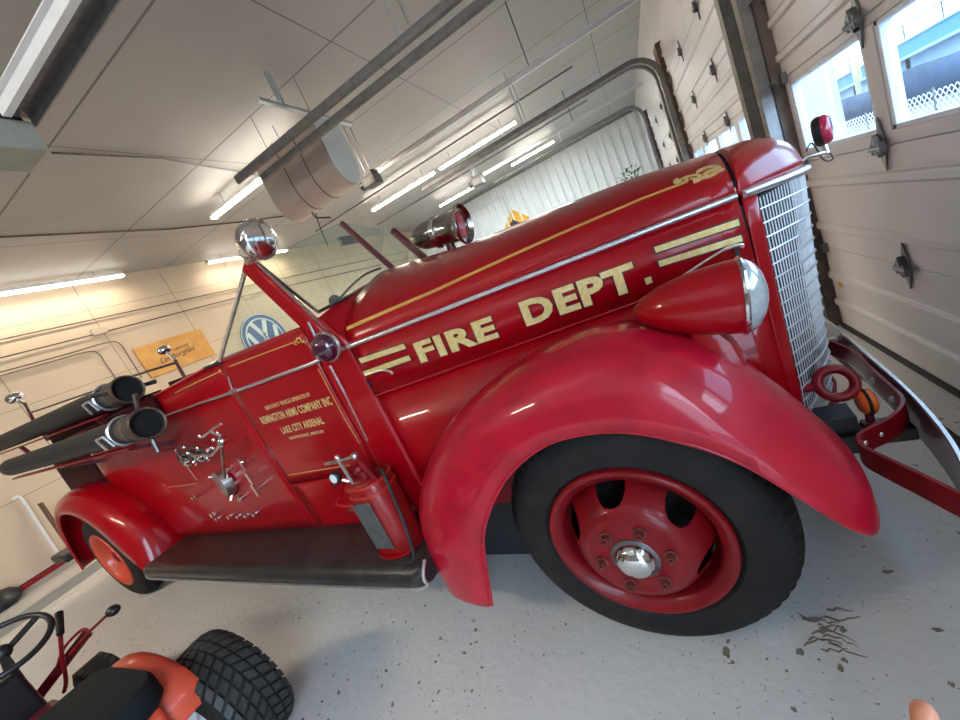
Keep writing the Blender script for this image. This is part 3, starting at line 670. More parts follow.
# scroll ornament at the front end of the stripe
sc = MB()
def scroll(pts, w0, w1):
    n_ = len(pts); R = []
    for i,(x,yy) in enumerate(pts):
        a = pts[max(i-1,0)]; b2 = pts[min(i+1,n_-1)]; dx = b2[0]-a[0]; dy = b2[1]-a[1]; L = math.hypot(dx,dy) or 1; nx, ny = -dy/L, dx/L
        t = i/(n_-1); ww = w0+(w1-w0)*t; c = []
        for sg in (1,-1):
            q = hood_xyz(x+nx*ww*sg, yy+ny*ww*sg); c.append(q)
        up = V(.0,-.0022,.0022)
        R.append([c[0], c[1], c[1]+up, c[0]+up])
    sc.rings(R)
cx0, cy0 = .486, -.352
for r0,r1,a0,a1,ox,oy,wa,wb in ((.036,.010,-2.6,3.0,.010,.012,.003,.007),(.028,.008,3.4,-1.6,-.030,-.012,.003,.006),(.020,.006,0,4.6,.022,-.010,.006,.003),(.018,.005,2,7,-.055,-.004,.005,.003)):
    r0 *= 1.2; r1 *= 1.2; wa *= 1.35; wb *= 1.35; scroll([(cx0+ox+(r0+(r1-r0)*t/16)*math.cos(a0+(a1-a0)*t/16)*1.25, cy0+oy+(r0+(r1-r0)*t/16)*math.sin(a0+(a1-a0)*t/16)*.8) for t in range(17)], wa, wb)
sc.build('gold_scroll', M['gold'], T)
def fit_text(name, body, bl, br, h, mt, up=(0,0,1), bold=.02, depth=.0015, outline=None, nrm=None, off=.001, parent=None):
    bl = Vector(bl); br = Vector(br); ux = (br-bl); L = ux.length; ux.normalize(); n_ = ux.cross(Vector(up)).normalized()
    def mk(nm, bold_, mt_, o_):
        t = text_mesh(nm, body, 1.0, mt_, parent or T, Matrix.Identity(4), bold=bold_, depth=.001, space=1.10)
        return t
    t = mk(name, bold, mt, off)
    xs_ = [v.co.x for v in t.data.vertices]; zs = [v.co.y for v in t.data.vertices]; x0,x1,y0,y1 = min(xs_),max(xs_),min(zs),max(zs)
    kx = L/(x1-x0); ky = h/(y1-y0)
    mm = frame_mtx(bl, ux, up)
    def place(o, o_, dp):
        for v in o.data.vertices:
            c = v.co; zz = dp if c.z > 0 else 0
            v.co = mm @ Vector(((c.x-x0)*kx, (c.y-y0)*ky, o_+zz))
    place(t, off, depth)
    if outline:
        t2 = mk(name+'_outline', bold+outline, M['black'], 0); place(t2, off*.4, depth*.5)
    return t
up = V(0,0,1)
TO = .008
bl = Ph(421.5,363,TO); tl_ = Ph(411.5,339.5,TO); hF = (tl_-bl).z*1.0
fit_text('fire_lettering','FIRE', bl, Ph(499.5,337,TO), .092, M['gold'], bold=.045, outline=.018)
fit_text('dept_lettering','DEPT', Ph(527,326.5,TO), Ph(640,288.5,TO), .098, M['gold'], bold=.045, outline=.018)
q = Ph(648.5,280.5,TO+.001); fmx = Matrix((HX,-HN,up)).transposed()
MB().box(q,(.021,.002,.022),mtx=fmx).build('lettering_period', M['gold'], T); MB().box(q-HN*.0008,(.027,.002,.028),mtx=fmx).build('period_outline', M['black'], T)
def stripe(a, b_, w0, nm='gold_stripe', mt='gold', off=TO):
    a = Ph(*a, off); b_ = Ph(*b_, off); u = (b_-a); 
    for m_, g_, o_ in ((mt,0,0),('black',.004,-.0012)):
        c = [a-u.normalized()*g_ - up*(w0/2+g_), b_+u.normalized()*g_ - up*(w0/2+g_), b_+u.normalized()*g_ + up*(w0/2+g_), a-u.normalized()*g_ + up*(w0/2+g_)]
        MB().prism([p+HN*o_ for p in c], HN*.0015).build(nm if m_ == mt else nm+'_edge', M[m_], T)
stripe((360,361),(405,346),.024); stripe((364,374),(410,357.5),.024)
stripe((655,250),(739,222),.020); stripe((659,264),(742,238),.020)
# hood latches
for (a, b_) in (((365,374.5),(391,371.5)), ((684,275),(741,244))):
    pa = Ph(*a,.03); pb = Ph(*b_,.03); l_ = (pb-pa)
    MB().tube(spline([pa-V(0,.0,0), pa+l_*.35+V(0,0,.006), pa+l_*.75+V(0,0,.010), pb+V(0,0,-.002), pb+V(0,0,-.012)],4), [.004]*8+[.006]*9, 8).build('hood_latch', M['nickel'], T, smooth=True)
    q = Ph(a[0]+4, a[1]+8, .004) if a[0] < 500 else Ph(737,252,.004)
    MB().box(q, (.012,.012,.034)).build('latch_catch', M['black'], T)
# ---------------------------------------------------------------- body
XR = -5.50
def btop(x): return lerp([(-5.6,1.40),(-5.0,1.595),(-2.75,1.57),(-1.95,1.578),(-1.19,1.533),(-1.07,1.555),(-1.0,1.40)], x)
def by(z): return .650 - .018*max(0,(z-1.1)/.45)**2 - .022*max(0,(1.0-z)/.6)**2
def side(s, x0, x1, nx, m_, nm, inset=0, z0=.42, ztop=None, solid=.012, cap=0):
    G = []
    for i in range(nx+1):
        x = x0+(x1-x0)*i/nx; zt = (ztop or btop(x)) - cap; G.append([V(x, s*(by(z0+(zt-z0)*k/14)+inset), z0+(zt-z0)*k/14) for k in range(15)])
    return MB().grid(G).build(nm, M[m_], T, smooth=True, solid=solid, offset=0)
for s in (-1,1):
    G = []
    for i in range(7):
        x = -1.19+.20*i/6; zt = btop(x); row = []
        for k in range(15):
            z = .42+(zt-.42)*k/14; e = (i/6)**1.5; row.append(V(x, s*(by(z)*(1-e)+.612*e), z))
        G.append(row)
    MB().grid(G).build('cowl_side', M['red'], T, smooth=True, solid=.012, offset=0)
    side(s, -1.955, -1.194, 16, 'red', 'door', inset=.003, z0=.76)
    side(s, -1.955, -1.196, 8, 'red', 'sill_panel', z0=.42, ztop=.752)
    side(s, -4.45, -1.959, 50, 'red', 'rear_side_panel')
    side(s, XR, -4.455, 12, 'maroon_matte', 'tail_side_panel')
    MB().bb(-5.45,-2.80,s*.652,s*.664,1.45,1.585).build('hose_bed_side', M['maroon_matte'], T)
    MB().prism([(-2.85,s*.585,1.45),(-2.85,s*.585,1.60),(-5.35,s*.585,1.76),(-5.42,s*.585,1.45)], (0,-s*.012,0)).build('bed_wall', M['maroon_matte'], T)
MB().bb(-1.03,-1.005,-.60,.60,.40,1.38).build('firewall', M['red'], T)
# rolled edge along the body's top
MB().tube([V(x, -by(btop(x)), btop(x)) for x in (-5.0,-4,-2.74,-2.4,-1.96,-1.6,-1.2)], .013, 8).build('top_bead', M['red'], T, smooth=True)
MB().tube([V(x, by(btop(x)), btop(x)) for x in (-5.0,-4,-2.74,-2.4,-1.96,-1.6,-1.2)], .013, 8).build('top_bead', M['red'], T, smooth=True)
# cowl top between hood and windshield
def wbase(y): a = abs(y)/.62; return V(-1.085+.025*(1-a), y, 1.545+.084*(1-a**2))
SH = hood_sec(-.998, 40, dw=-.006, dz=-.006)
G = [SH]
mid = []; end = []
for p in SH:
    yq = max(-.632, min(.632, p.y*1.02)); e = wbase(yq); end.append(e); mid.append(p.lerp(e, .5) + V(0,0,-.012))
G += [mid, end, [e+V(-.06,0,-.01) for e in end]]
MB().grid(G).build('cowl_top', M['red'], T, smooth=True, solid=.01, offset=-1)
# windshield
pr_b = P(325,338,y=-.635); pr_t = P(247,263,y=-.635); pcb = P(397,272,y=0); pct = P(341,223,y=0); plb = P(431,264,y=.62); plt = P(392,230,y=.62)
MB().bar(pr_b, pr_t, .045, .085).build('windshield_post', M['red'], T, bevel=.01)
MB().bar(pr_b+V(.040,-.0,.022), pr_t+V(.040,0,.022), .014, .010).build('post_trim', M['nickel'], T)
MB().bar(pcb, pct, .022, .030).build('center_post', M['maroon'], T, bevel=.004)
MB().bar(plb, plt, .04, .05).build('windshield_post', M['maroon'], T, bevel=.01)
gA = P(318,312,y=-.61); gT = P(256,262,y=-.61)
g_ = MB(); g_.face([gA, pcb, pct, gT]); g_.build('windshield_glass', M['glass2'], T, solid=.005)
g_ = MB(); g_.face([pcb, plb, plt, pct]); g_.build('windshield_glass', M['glass2'], T, solid=.005)
MB().tube([gT, gA, pcb],[.009,.009,.009],8).build('glass_frame', M['steel'], T, smooth=True)
MB().tube([pcb, plb],.010,8).build('glass_frame', M['steel'], T, smooth=True)
MB().tube([gT, pct, plt],.003,6).build('glass_edge', M['glass2'], T)
mp = P(352,238,y=.08)+V(-.03,0,0); MB().box(mp,(.02,.17,.055)).build('rear_view_mirror', M['steel'], T, bevel=.01)
# vent window triangle
v1 = P(246,268,y=-.645); v2 = P(220,361,y=-.645); v3 = P(305,324,y=-.645)
g_ = MB(); g_.face([v1,v2,v3]); g_.build('vent_glass', M['glass2'], T, solid=.004)
MB().tube([v1,v2],.011,8).build('vent_frame', M['nickel'], T, smooth=True); MB().tube([v1,v3],.007,8).build('vent_frame', M['nickel'], T, smooth=True)
MB().tube([P(205,368,y=-.64),P(222,362,y=-.64)],.010,8).build('vent_pivot', M['black'], T)
# interior
MB().bb(-5.45,-2.25,-.60,.60,.55,1.46).build('hose_bed', M['maroon'], T, bevel=.01)
MB().bb(-2.24,-2.12,-.60,.60,.6,1.46).build('seat_back', M['seat'], T, bevel=.04)
MB().bb(-2.12,-1.60,-.58,.58,.75,.95).build('bench_seat', M['seat'], T, bevel=.04)
MB().bb(-5.45,-1.0,-.58,.58,.42,.52).build('chassis_floor', M['black'], T)
MB().bb(-5.6,.70,-.40,-.30,.36,.50).bb(-5.6,.70,.30,.40,.36,.50).build('frame_rail', M['black'], T)
MB().grid([[V(-1.13,y,1.48+.07*(1-(y/.6)**2)), V(-1.20,y,1.40), V(-1.19,y,1.18)] for y in [-.6+.1*i for i in range(13)]]).build('dashboard', M['maroon'], T, smooth=True, solid=.01)
sw = V(-1.53,.34,1.55); ax = V(-.62,0,.78)
wh = MB().torus(sw, ax, .215, .013, 40, 8).build('steering_wheel', M['black'], T, smooth=True)
sp_ = MB(); u_ = ax.cross(V(0,1,0)).normalized(); ax = ax.normalized()
for k in range(3):
    a = 2*PI*k/3+.5; d = V(0,1,0)*math.cos(a)+u_*math.sin(a); sp_.tube([sw-ax*.03, sw+d*.21], .007, 6)
sp_.build('spoke', M['nickel'], wh)
MB().tube([sw-ax*.02, sw-ax*.45], .018, 8).build('steering_column', M['black'], T)
bp_ = P(339,299,y=-.42); MB().ball(bp_+V(-.03,0,0), .032, 14).build('wiper_motor', M['black'], T, smooth=True)
MB().tube(spline([bp_, P(352,285,y=-.3), P(366,274,y=-.2), P(381,268,y=-.1)],4), .006, 6).build('wiper_arm', M['steel'], T)
# ---------------------------------------------------------------- door trim
yd = -.668
rail = [P(345,348,y=-.635), P(330,355,y=-.66), P(313,363,y=yd), P(235,391,y=yd), P(205,402,y=yd)]
MB().tube([P(345,348,y=-.632), P(313,363,y=-.672), P(236,391,y=-.672), P(200,403,y=-.672), P(163,416.5,y=-.672)], [.009,.010,.009,.007,.006], 10).build('body_molding', M['alum'], T, smooth=True)
q = P(236,390,y=-.68); MB().cyl(q, q+V(0,-.03,0), .014, 12).build('molding_bolt', M['nickel'], T, smooth=True); MB().tube([q+V(0,-.02,0), P(228,377,y=-.67)],.005,6).build('latch_rod', M['nickel'], T)
lp = P(323,349,y=-.70)
MB().lathe(lp+V(-.012,.045,0),(.10,-1,0),[(-.02,.05),(0,.070),(.012,.075),(.020,.070)],28).build('marker_lamp_base', M['nickel'], T, smooth=True)
MB().lathe(lp+V(-.012,.030,0),(.10,-1,0),[(0,.066),(.020,.065),(.038,.053),(.050,.032),(.056,.006)],28).build('marker_lamp_lens', M['lens_dark'], T, smooth=True)
MB().tube([P(308,322,y=-.665), P(318,342,y=-.67)],.007,8).build('door_hinge_rod', M['nickel'], T)
MB().tube([P(330,366,y=-.664), P(345,394,y=-.664)],.006,8).tube([P(345,394,y=-.664), P(368,441,y=-.662)],.004,8).build('door_edge_rod', M['nickel'], T)
def ribbon(pix, w_, nm='gold_pinstripe', m_='goldline', yy=-.6595):
    pts = [P(u,v,y=yy) for u,v in pix]
    pts = [V(p.x, -(by(p.z)+.0075+.0055), p.z) for p in pts]
    MB().strip(pts, w_, .0012, up=(0,0,1)).build(nm, M[m_], T) if abs(pts[0].x-pts[-1].x) > .1 else MB().strip(pts, w_, .0012, up=(1,0,0)).build(nm, M[m_], T)
ribbon([(227,367.5),(260,355),(291,343.5)], .006); ribbon([(173,394),(195,383),(220,371.5)], .006)
ribbon([(318,369),(332,394),(345,418),(360,443)], .006)
ribbon([(288,475),(318,470),(350,465)], .006)
ribbon([(168,487),(182,485.5),(197,483)], .005)
# small scroll on the door
ds = MB(); dc = P(299,341,y=-.66); dc = V(dc.x, -.6625, dc.z)
for ox,oz,r0,a0,a1 in ((0,0,.022,0,5),(.028,-.004,.016,2,7),(-.024,-.004,.014,1,5),(.040,-.022,.010,0,4)):
    ds.strip([dc+V(ox+(r0-(r0*.7)*t/12)*math.cos(a0+(a1-a0)*t/12), 0, oz+(r0-(r0*.7)*t/12)*math.sin(a0+(a1-a0)*t/12)*.8) for t in range(13)], .0015, .007, up=(0,1,0))
ds.build('gold_scroll', M['goldline'], T)
def dtext(body, a, b_, h, bold=.03):
    pa = P(*a, y=-.662); pb = P(*b_, y=-.662)
    fit_text('door_lettering', body, V(pa.x,-.6625,pa.z), V(pb.x,-.6625,pb.z), h, M['gold'], bold=bold, depth=.001, off=.0)
dtext('EMERGENCY VEHICLE OPERATED BY', (266.5,410), (311,396), .022, .01)
dtext('REMINGTON ARMS COMPANY INC', (263.5,424.5), (333.5,404.5), .046, .025)
dtext('LAKE CITY ARSENAL', (283.5,434), (325,423.5), .042, .025)
dtext('INDEPENDENCE, MISSOURI', (290.5,440), (324.5,433), .020, .01)
# ---------------------------------------------------------------- running boards
for s in (-1,1):
    sec = [(.54,.425),(.92,.420),(.952,.410),(.968,.388),(.972,.360),(.962,.332),(.935,.322),(.54,.322)]
    o = MB().rings([[V(x, s*(.54+(y-.54)*k), z) for y,z in sec] for x,k in ((-.905,.93),(-.93,.985),(-.97,1),(-2.0,1),(-3.0,1),(-3.80,1),(-3.87,.985),(-3.90,.93))]).build('running_board', M['board'], T, smooth=True)
    MB().tube(spline([V(-.905,s*.90,.42),V(-.900,s*.935,.40),V(-.90,s*.955,.37),V(-.905,s*.95,.335),V(-.95,s*.966,.325)],4)+[V(-2,s*.966,.325),V(-3.8,s*.966,.325)]+spline([V(-3.87,s*.962,.33),V(-3.905,s*.945,.36),V(-3.91,s*.92,.40),V(-3.90,s*.85,.425)],4)+[V(-3.88,s*.56,.432)], .008, 8).build('board_edge_trim', M['alum'], T, smooth=True)
    for x in (-1.6,-2.6,-3.5): MB().bar((x,s*.35,.40),(x,s*.93,.33),.05,.05).build('board_bracket', M['black'], T)
# ---------------------------------------------------------------- fenders
def fender(s, lip, crown, prof, nm, m_, tip=True):
    n_ = 6
    L = spline([V(x,0,z) for x,z in lip], n_); K = spline([V(x,0,z) for x,z in crown], n_); G = []
    N = len(L)
    for i in range(N):
        a, b2 = L[i], K[i]; row = []
        t = i/(N-1); f_ = 1
        for yy,w_ in prof:
            y2 = yy - (.03*max(0,(t-.9)/.1)**2 if tip else 0)*(1 if yy > .8 else 0)
            if tip and yy < .68: w_ = w_*(1-.42*min(1,max(0,(t-.55)/.3))*((.68-yy)/.28))
            p = a.lerp(b2, w_); row.append(V(p.x, s*y2, p.z))
        G.append(row)
    o = MB().grid(G).build(nm, M[m_], T, smooth=True, solid=.014, offset=-1 if s<0 else 1, ang=80)
    # rolled lip
    MB().tube([g[-1] for g in G], .008, 8).build('fender_lip', M[m_], T, smooth=True)
    return G
FL = [(-.655,.215),(-.61,.35),(-.54,.54),(-.44,.68),(-.295,.812),(-.11,.900),(.09,.902),(.25,.835),(.36,.752),(.45,.645),(.52,.555),(.575,.492)]
FC = [(-.985,.205),(-.992,.38),(-.925,.60),(-.76,.81),(-.50,.99),(-.20,1.095),(.09,1.125),(.30,1.045),(.44,.895),(.545,.725),(.610,.585),(.618,.50)]
FP = [(.40,.30),(.45,.62),(.52,.85),(.60,.965),(.68,1.0),(.75,.99),(.81,.93),(.86,.80),(.895,.62),(.92,.40),(.935,.18),(.94,0),(.928,-.03)]
for s in (-1,1):
    fender(s, FL, FC, FP, 'front_fender', 'red_worn')
RL = [(-3.885,.36),(-4.08,.56),(-4.22,.78),(-4.42,.94),(-4.66,1.01),(-4.92,1.01),(-5.16,.90),(-5.36,.68),(-5.48,.38)]
RCn = [(-3.84,.40),(-3.90,.66),(-4.04,.88),(-4.28,1.05),(-4.60,1.15),(-4.95,1.155),(-5.28,1.05),(-5.52,.78),(-5.60,.38)]
RP = [(.58,.55),(.64,.80),(.70,.95),(.77,1.0),(.83,.96),(.88,.82),(.915,.60),(.94,.32),(.948,0),(.936,-.03)]
for s in (-1,1):
    fender(s, RL, RCn, RP, 'rear_fender', 'red', False)
# inner wheel wells
for s in (-1,1):
    MB().bb(-.97,-.25,s*.50,s*.52,.07,.98).build('inner_apron', mat('dark_blue_black',(.012,.014,.02),.5), T)
    MB().bb(-5.5,-3.95,s*.50,s*.52,.3,1.0).build('inner_apron', M['void'], T)
# rear step
MB().rings([[V(x,-.98+e,z0),V(x,.98-e,z0),V(x,.98-e,z1),V(x,-.98+e,z1)] for x,e,z0,z1 in ((-5.58,0,.50,.58),(-6.05,0,.50,.58),(-6.12,.04,.51,.57))]).build('tail_step', M['black'], T, bevel=.02)
MB().bb(XR-.01,XR+.01,-.60,.60,.5,1.40).build('tail_panel', M['maroon'], T)
# ---------------------------------------------------------------- wheels
def tyre(c, s, parent, R=.450, W=.205, deep=False):
    """c = centre of the outer face, s = side (-1: outward is -y)"""
    seg = 240; prof = [(-.012,.285,0),(.004,.30,0),(.006,.34,0),(-.002,.375,0),(-.016,.402,0),(-.030,.416,1),(-.042,.426,1),(-.050,.4295,1),(-.062,.4325,0),(-.064,.427,0),(-.078,.427,0),(-.080,.434,0),(-.100,.4345,0),(-.102,.428,0),(-.116,.428,0)]
    full = prof + [(-W-t, r, n_) for t,r,n_ in reversed(prof[:-2])]
    R_ = []
    for j in range(seg):
        a = 2*PI*j/seg; row = []
        for t,r,n_ in full:
            rr = (r*R/.435 if r > .35 else r) - (.008 if (n_ and (j % 4) >= 2) else 0); row.append(c + V(rr*math.cos(a), -s*t*-1, rr*math.sin(a)))
        R_.append(row)
    return MB().rings(R_, False, False, wrap=True).build('tyre', M['rubber'], parent, smooth=True, ang=30)
def wheel(cx, yo, s, kind):
    c = V(cx, s*yo, .447)
    ty = tyre(c, s, T)
    O = lambda t,r,a: c + V(r*math.cos(a), s*t, r*math.sin(a))
    def lath(prof, seg=96): return [[O(t,r,2*PI*j/seg) for t,r in prof] for j in range(seg)]
    if kind == 'front':
        MB().rings(lath([(-.03,.284),(.002,.287),(.012,.280),(.012,.270),(.000,.262),(-.006,.246),(-.030,.238),(-.055,.236),(-.075,.228)]), False, False, wrap=True).build('rim', M['red_flat'], T, smooth=True, ang=60)
        # dished disc with hand holes
        seg, pr = 360, [(-.075,.236),(-.060,.226),(-.040,.215),(-.016,.203),(.006,.191),(.026,.178),(.039,.165),(.047,.152),(.051,.14),(.052,.11),(.053,.098),(.055,.07),(.055,.01)]
        pr = [tuple(pr[i][q]+(pr[i+1][q]-pr[i][q])*t/5 for q in (0,1)) for i in range(len(pr)-1) for t in range(5)]+[pr[-1]]
        d = MB(); vs_ = [[d.bm.verts.new(O(t,r,2*PI*j/seg)) for t,r in pr] for j in range(seg)]
        for j in range(seg):
            aj = (j+.5)/seg*2*PI
            for k in range(len(pr)-1):
                rm = (pr[k][1]+pr[k+1][1])/2; hole = False
                for h_ in range(6):
                    ah = .62 + h_*PI/3; dd = (aj-ah+PI)%(2*PI)-PI
                    if (dd*rm/.050)**2 + ((rm-.218)/.046)**2 < 1: hole = True
                if not hole: d.bm.faces.new((vs_[j][k], vs_[j][k+1], vs_[(j+1)%seg][k+1], vs_[(j+1)%seg][k]))
        d.build('wheel_disc', M['red_flat'], T, smooth=True, solid=.006, offset=0, ang=60)
        MB().rings(lath([(-.10,.232),(-.16,.225),(-.17,.06),(-.12,.01)]), False, False, wrap=True).build('brake_drum', M['void'], T)
        for h_ in range(6):
            a = .1+h_*PI/3; p = O(.050,.108,a)
            lg = MB().cyl(p, p+V(0,s*.012,0), .020, 16).cyl(p+V(0,s*.010,0), p+V(0,s*.030,0), .0135, 6).cyl(p+V(0,s*.03,0), p+V(0,s*.040,0), .007, 10).build('lug_nut', M['red_flat'] if 0 else mat('grimy_lug_nut',(.22,.05,.045),.4,.5,noise_amt=.5,nscale=60), T, bevel=.001)
        MB().lathe(c+V(0,s*.050,0),(0,s,0),[(0,.072),(.010,.074),(.014,.068)],32).build('hub_ring', M['steel'], T, smooth=True)
        MB().lathe(c+V(0,s*.055,0),(0,s,0),[(0,.063),(.010,.063),(.026,.056),(.038,.042),(.045,.024),(.047,.005)],8*4).build('hub_cap', M['chrome'], T, smooth=True)
    else:
        MB().rings(lath([(-.03,.284),(.002,.287),(.010,.278),(.000,.266),(-.02,.252),(-.10,.245),(-.17,.24),(-.18,.20),(-.15,.14),(-.12,.12),(-.12,.02)]), False, False, wrap=True).build('rim', M['orange_red'], T, smooth=True, ang=60)
        MB().lathe(c+V(0,s*-.13,0),(0,s,0),[(0,.10),(.06,.09),(.10,.05),(.11,.01)],24).build('axle_hub', M['red_flat'], T, smooth=True)
for s in (-1,1):
    wheel(0, .872, s, 'front'); wheel(-4.68, .90, s, 'rear')
MB().cyl((0,-.75,.435),(0,.75,.435),.04,12).build('front_axle', M['black'], T); MB().cyl((-4.68,-.75,.435),(-4.68,.75,.435),.06,12).build('rear_axle', M['black'], T)
# ---------------------------------------------------------------- headlamps
def headlamp(s):
    a = P(633,313,y=-.70); b_ = P(760,293,y=-.70); 
    if s > 0: a = V(a.x,.70,a.z); b_ = V(b_.x,.70,b_.z)
    d = (b_-a); L = d.length-.045; d.normalize()
    pod = MB().lathe(a, d, [(0,.004),(.005,.016),(.03,.040),(.08,.066),(.15,.086),(.21,.095),(L-.03,.098),(L,.099)], 40).build('headlamp_shell', M['red'], T, smooth=True)
    MB().lathe(a+d*L, d, [(-.004,.099),(.0,.104),(.006,.105),(.011,.102),(.012,.098)], 40).build('headlamp_ring', M['chrome'], pod, smooth=True)
    MB().lathe(a+d*(L+.008), d, [(0,.099),(.014,.094),(.030,.080),(.043,.057),(.051,.030),(.053,.004)], 40).build('headlamp_lens', M['lens'], pod, smooth=True)
    q = a+d*(L*.60)
    zf = 1.02
    MB().rings([[V(q.x+cx*lx, q.y+cy*ly, z) for cx,cy in ((-.8,-.9),(0,-1.1),(.9,-.8),(1.1,0),(.9,.8),(0,1.1),(-.8,.9),(-1.1,0))] for z,lx,ly in ((q.z-.075,.035,.028),(q.z-.10,.040,.030),(zf-.03,.060,.042),(zf-.10,.075,.052))]).build('headlamp_stand', M['red'], T, smooth=True)
M['lens'] = mat('headlamp_glass', (.62,.68,.68), .12, .3, 1, noise_amt=.25, nscale=40)
for s in (-1,1): headlamp(s)
# ---------------------------------------------------------------- front bumper
bz = .455
B = [P(836,343,z=.53), P(870,358,z=.53), P(900,385,z=.53), P(935,420,z=.53), P(958,452,z=.53)]
bx = .84
bump = spline([V(.850,0,bz),V(.850,-.3,bz),V(.838,-.52,bz),V(.812,-.70,bz),V(.76,-.90,bz),V(.70,-1.02,bz)],6)
bl_ = [V(p.x,-p.y,p.z) for p in reversed(bump[1:])] + bump
MB().strip(bl_, .15, .012).build('bumper_bar', M['maroon'], T, smooth=True, ang=60)
MB().strip([p+V(.001,0,.078) for p in bl_], .006, .009).build('bumper_top_edge', M['alum'], T)
for y in (-.15,-.30,.15,.30):
    q = V(bx+.004, y, bz+.03); MB().cyl(q, q+V(-.02,0,0), .013, 12).ball(q+V(-.022,0,0), .012, 10).build('bumper_bolt', M['nickel'], T, smooth=True)
zs_ = .46
st = [(822,337),(852,349),(880,364),(899,381),(905,394),(901,405),(888,417),(868,427),(858,434),(862,444),(885,456),(915,470),(965,494),(1010,512)]
sp2 = [P(u,v,z=.53) for u,v in st]; sp2 = [V(min(p.x,.828), p.y, .49) for p in sp2]
MB().strip(spline(sp2,5), .075, .012).build('bumper_strap', M['red_flat'], T, smooth=True, ang=50, bevel=.002)
for k in (7,8):
    q = sp2[k-1].lerp(sp2[k],.4); MB().ball(q+V(-.008,-.008,0),.009,10).build('strap_bolt', M['nickel'], T, smooth=True)
MB().bb(.50,bx-.01,-.42,-.36,.40,.44).build('bumper_bracket', M['black'], T); MB().bb(.50,bx-.01,.36,.42,.40,.44).build('bumper_bracket', M['black'], T)
# tow eye
te = P(836,383,z=.60); te_a = P(770,392,z=.60)
ring = MB().torus((te.x,te.y,te.z), (.10,-.80,.62), .050, .0165, 36, 12).build('tow_ring', M['red_flat'], T, smooth=True)
MB().tube([V(te.x-.060,te.y,te.z), V(te.x-.14,te.y+.01,te.z-.005), V(te.x-.30,te.y+.02,te.z-.01)], [.015,.013,.013], 12).build('tow_arm', M['red_flat'], T, smooth=True)
# amber turn lamp
am = P(866,402,y=-.36)
MB().lathe(am+V(-.022,0,0),(1,0.05,0),[(0,.028),(.008,.040),(.020,.044),(.022,.042)],24).build('turn_lamp_lens', M['amber'], T, smooth=True)
MB().lathe(am+V(.024,0,0),(-1,0,0),[(0,.028),(.008,.040),(.020,.044),(.022,.042)],24).build('turn_lamp_lens', M['amber'], T, smooth=True)
MB().torus(am,(1,.05,0),.043,.005,28,8).build('turn_lamp_band', M['black'], T, smooth=True)
MB().cyl(am+V(0,0,-.045),am+V(0,0,-.075),.012,10).box(am+V(0,0,-.080),(.05,.035,.014)).build('turn_lamp_foot', M['maroon'], T, bevel=.003)
MB().bar(am+V(-.16,-.03,-.105), am+V(.05,.0,-.10), .05,.035).build('lamp_bracket', M['black'], T)
# red double-faced lamp on far side of the nose
rl = P(821,131,y=.40)
MB().lathe(rl+V(.004,0,0),(1,-.35,0),[(0,.058),(.010,.060),(.022,.056),(.030,.046)],28).build('fender_lamp_lens', M['lens_red'], T, smooth=True)
MB().lathe(rl+V(.004,0,0),(-1,.35,0),[(0,.060),(.014,.060),(.026,.054),(.030,.046)],28).build('fender_lamp_body', M['black'], T, smooth=True)
MB().cyl(rl+V(0,0,-.055), rl+V(.003,0,-.095),.010,10).build('lamp_stem', M['nickel'], T, smooth=True)
MB().tube([rl+V(.003,0,-.09), P(808,157,y=.38), V(.60,.36,1.20)],.008,8).build('lamp_arm', M['nickel'], T, smooth=True)
MB().tube(spline([rl+V(0,0,-.06), P(833,158,y=.40), P(824,160,y=.40), P(812,143,y=.38), P(806,152,y=.37)],4),.003,6).build('lamp_wire', M['black'], T)
# ---------------------------------------------------------------- spot lamp and siren
sp0 = P(252,242,y=-.66)
MB().lathe(sp0+V(-.055,0,.02),(.9,.1,-.25),[(0,.02),(.015,.052),(.045,.076),(.08,.087),(.10,.089),(.115,.083),(.122,.07)],32).build('spot_lamp', M['chrome'], T, smooth=True)
MB().lathe(sp0+V(-.055,0,.02)+V(.9,.1,-.25).normalized()*.117,(.9,.1,-.25),[(0,.078),(.012,.06),(.018,.01)],32).build('spot_lens', M['chrome'], T, smooth=True)
MB().ball(sp0+V(-.075,-.0,-.02),.028,14).cyl(sp0+V(-.075,0,-.02),sp0+V(-.05,0,.0),.018,10).build('spot_swivel', M['nickel'], T, smooth=True)
MB().tube([sp0+V(-.04,0,-.05), pr_t+V(.0,0,-.01)],.018,10).build('spot_bracket', M['nickel'], T, smooth=True)
sa = P(413,240,y=.30); sb = P(464,224,y=.30); d = (sb-sa).normalized(); L = (sb-sa).length
MB().lathe(sa, d, [(-.01,.006),(.0,.03),(.03,.060),(.09,.080),(.16,.086),(.18,.088)], 36).build('siren_body', M['siren'], T, smooth=True)
MB().lathe(sa, d, [(.175,.092),(.18,.097),(.205,.097),(.21,.092)], 36).build('siren_band', M['chrome'], T, smooth=True)
MB().lathe(sa, d, [(.205,.086),(.22,.084),(.28,.088),(L-.03,.098),(L-.01,.118),(L,.120),(L+.006,.112),(L-.02,.100)], 36).build('siren_horn', M['siren'], T, smooth=True)
MB().lathe(sa+d*(L-.03), d, [(0,.100),(.008,.085),(.016,.06),(.02,.01)], 36).build('siren_lens', M['lens_red'], T, smooth=True)
q = sa+d*(L*.62); MB().cyl(q+V(0,0,-.07), V(q.x,q.y,hood_xyz(q.x,q.y).z-.01), .028, 14).box(V(q.x,q.y,hood_xyz(q.x,q.y).z+.006),(.12,.08,.014)).build('siren_mount', M['maroon'], T, smooth=True)
